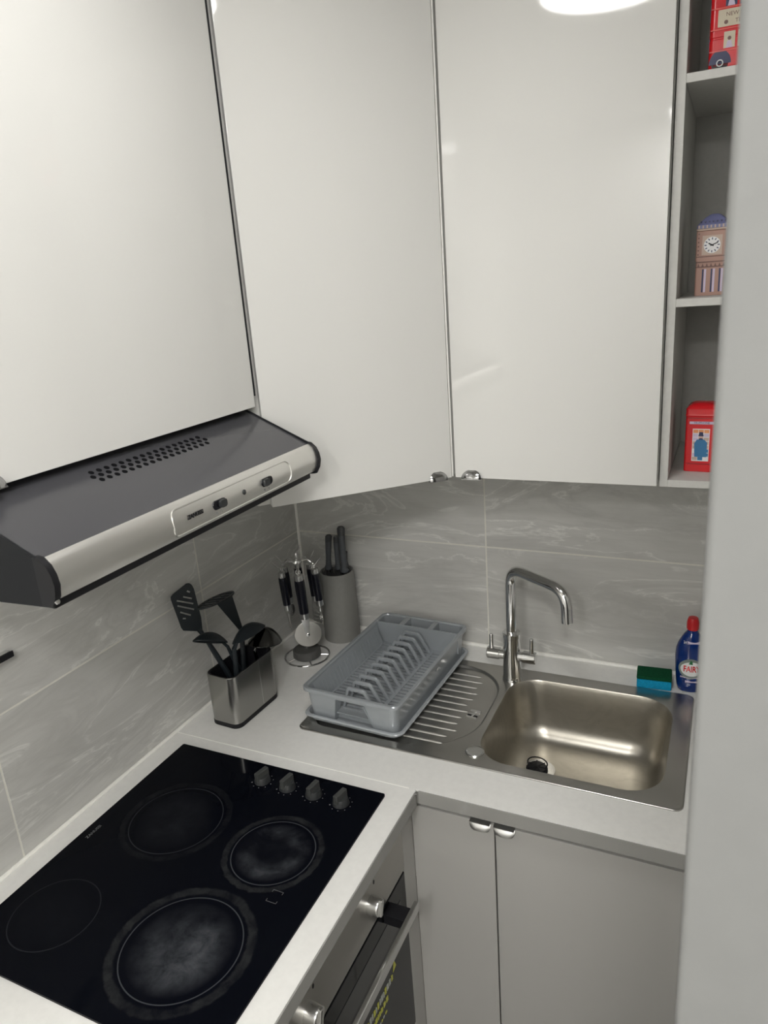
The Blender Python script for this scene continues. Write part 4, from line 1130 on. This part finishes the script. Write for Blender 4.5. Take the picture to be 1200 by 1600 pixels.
for k in range(8):
    u = -0.023 + 0.0066 * k
    b.mi = 0; b.box(u - 0.0012, u + 0.0012, -0.0277, -0.0268, 0.1155, 0.1205)
    b.mi = 1; b.box(u + 0.0018, u + 0.0040, -0.0240 - 0.0015, -0.022, 0.1245, 0.1275)
obj('parapet', b, [STONEL, NAVYP], t, world=False)
fyc = fy - 0.001
MF = lambda u, v, w=0: frame((u, fyc - w, v), (1, 0, 0), (0, 0, 1))
obj('dial_frame', B().prism([(-0.0165, -0.0165), (0.0165, -0.0165), (0.0165, 0.0165), (-0.0165, 0.0165)], MF(0, 0.0865), 0.0006), STONEL, t, world=False)
dl = B().prism(circ(0, 0, 0.0138, 32), MF(0, 0.0865, 0.0006), 0.0006)
dial = obj('clock_dial', dl, WHITE, t, world=False, label='white clock dial')
b = B()
for k in range(12):
    a = 2 * PI * k / 12
    b.box(-0.0008, 0.0008, 0.0090, 0.0125, 0, 0.0003, M=MF(0, 0.0865, 0.0012) @ Matrix.Rotation(a, 4, 'Z'))
obj('hour_marks', b, NAVYP, dial, world=False)
b = B()
for a, l, w in ((math.radians(62), 0.0068, 0.0010), (math.radians(-68), 0.0105, 0.0008)):
    b.box(-w, w, -0.003, l, 0, 0.0004, M=MF(0, 0.0865, 0.0015) @ Matrix.Rotation(a, 4, 'Z'))
obj('clock_hands', b, BLACK, dial, world=False)
b = B()
MFb = lambda u, v: frame((u, fy, v), (1, 0, 0), (0, 0, 1))
for u in (-0.013, 0.0015, 0.015):
    b.mi = 0; b.box(u - 0.0014, u + 0.0014, fy - 0.0005, fy, 0.006, 0.046)
    b.mi = 1; b.box(u + 0.002, u + 0.0055, fy - 0.0004, fy, 0.006, 0.046)
b.mi = 2
for v in (0.049, 0.0575, 0.0665): b.box(-0.0255, 0.0255, fy - 0.0012, fy, v, v + 0.0016)
for k in range(7):
    u = -0.021 + 0.007 * k; b.prism([(u - 0.002, 0.0505), (u + 0.002, 0.0505), (u, 0.0560)], MFb(0, 0), 0.0007)
for k in range(6): b.box(-0.0235, -0.0215, fy - 0.0014, fy - 0.0005, 0.070 + 0.007 * k, 0.0725 + 0.007 * k)
obj('stone_print', b, [NAVYP, LILAC, STONED], t, world=False, label='printed windows and stone mouldings')

# double decker bus tin (top shelf)
z0 = 2.1820
t = thing('bus_tin', 'red double decker bus tin on the top shelf', 'tin', (1.150, -0.285, z0), math.radians(2))
fy = -0.026
obj('body', B().loft([[Vector((x, y, z)) for x, y in rrect(-0.057 + d, 0.057 - d, -0.026 + d, 0.026 - d, 0.007, 5)] for d, z in ((0.001, 0.007), (0, 0.009), (0, 0.047), (0.0008, 0.048), (0.0008, 0.050), (0, 0.051), (0, 0.110), (0.003, 0.118), (0.01, 0.122))]), RED, t, world=False)
MF = lambda u, v, w=0: frame((u, fy - w, v), (1, 0, 0), (0, 0, 1))
b = B().prism(rrect(-0.046, 0.040, 0.064, 0.088, 0.001, 2), MF(0, 0), 0.0006)
pn = obj('advert_panel', b, CREAM, t, world=False, label='cream advertising panel')
b = B().text('NEW ENGLISH', 0.0080, MF(-0.0085, 0.0805, 0.0008), 0.0003).text('TEAS', 0.0080, MF(-0.0120, 0.0700, 0.0008), 0.0003)
b.prism(circ(-0.034, 0.070, 0.003, 10), MF(0, 0, 0.0006), 0.0003)
obj('lettering', b, STONED, pn, world=False)
for r_, (v0, v1) in enumerate(((0.0335, 0.0565), (0.092, 0.112))):
    for k in range(4):
        u = -0.036 + 0.0205 * k
        b = B()
        b.mi = 0 if r_ == 0 else 2; b.box(u, u + 0.0165, fy - 0.0005, fy + 0.001, v0, v1)
        b.mi = 1; b.prism([(u + 0.003, v0), (u + 0.0135, v0), (u + 0.011, v0 + 0.010), (u + 0.0055, v0 + 0.010)], MF(0, 0, 0.0005), 0.0004)
        b.mi = 3; b.prism(circ(u + 0.0082, v0 + 0.0135, 0.0028, 10), MF(0, 0, 0.0005), 0.0004)
        obj('window_print', b, [CREAM, LILAC, NAVYP, STONED], t, world=False)
b = B()
for v in (0.0295, 0.0600, 0.0895): b.box(-0.056, 0.054, fy - 0.0009, fy, v, v + 0.0016)
obj('trim_lines', b, mat('pale_red', (0.75, 0.12, 0.10), 0.25), t, world=False)
for u in (-0.040, 0.034):
    w = obj('wheel', B().lathe([(0.0125, 0.001), (0.0125, -0.0035), (0.011, -0.0045), (0, -0.0045)], M=frame((u, fy + 0.001, 0.0125), (1, 0, 0), (0, 0, -1)) @ Matrix.Scale(-1, 4, (0, 0, 1)), seg=24), BLACKGLOSS, t, world=False)
    obj('hub_cap', B().tube([(u + 0.0045 * math.cos(2 * PI * k / 14), fy - 0.0042, 0.0125 + 0.0045 * math.sin(2 * PI * k / 14)) for k in range(14)], 0.0009, 6, closed=True), WHITE, w, world=False)
    obj('wheel_arch', B().prism([(u + 0.0165 * math.cos(PI * k / 12), 0.012 + 0.020 * math.sin(PI * k / 12)) for k in range(13)], MF(0, 0), 0.0005), NAVYP, t, world=False)
b = B()
for v0, v1 in ((0.030, 0.056), (0.075, 0.105)):
    b.box(-0.0576, -0.0565, -0.018, 0.018, v0, v1)
obj('front_windows', b, NAVYP, t, world=False)
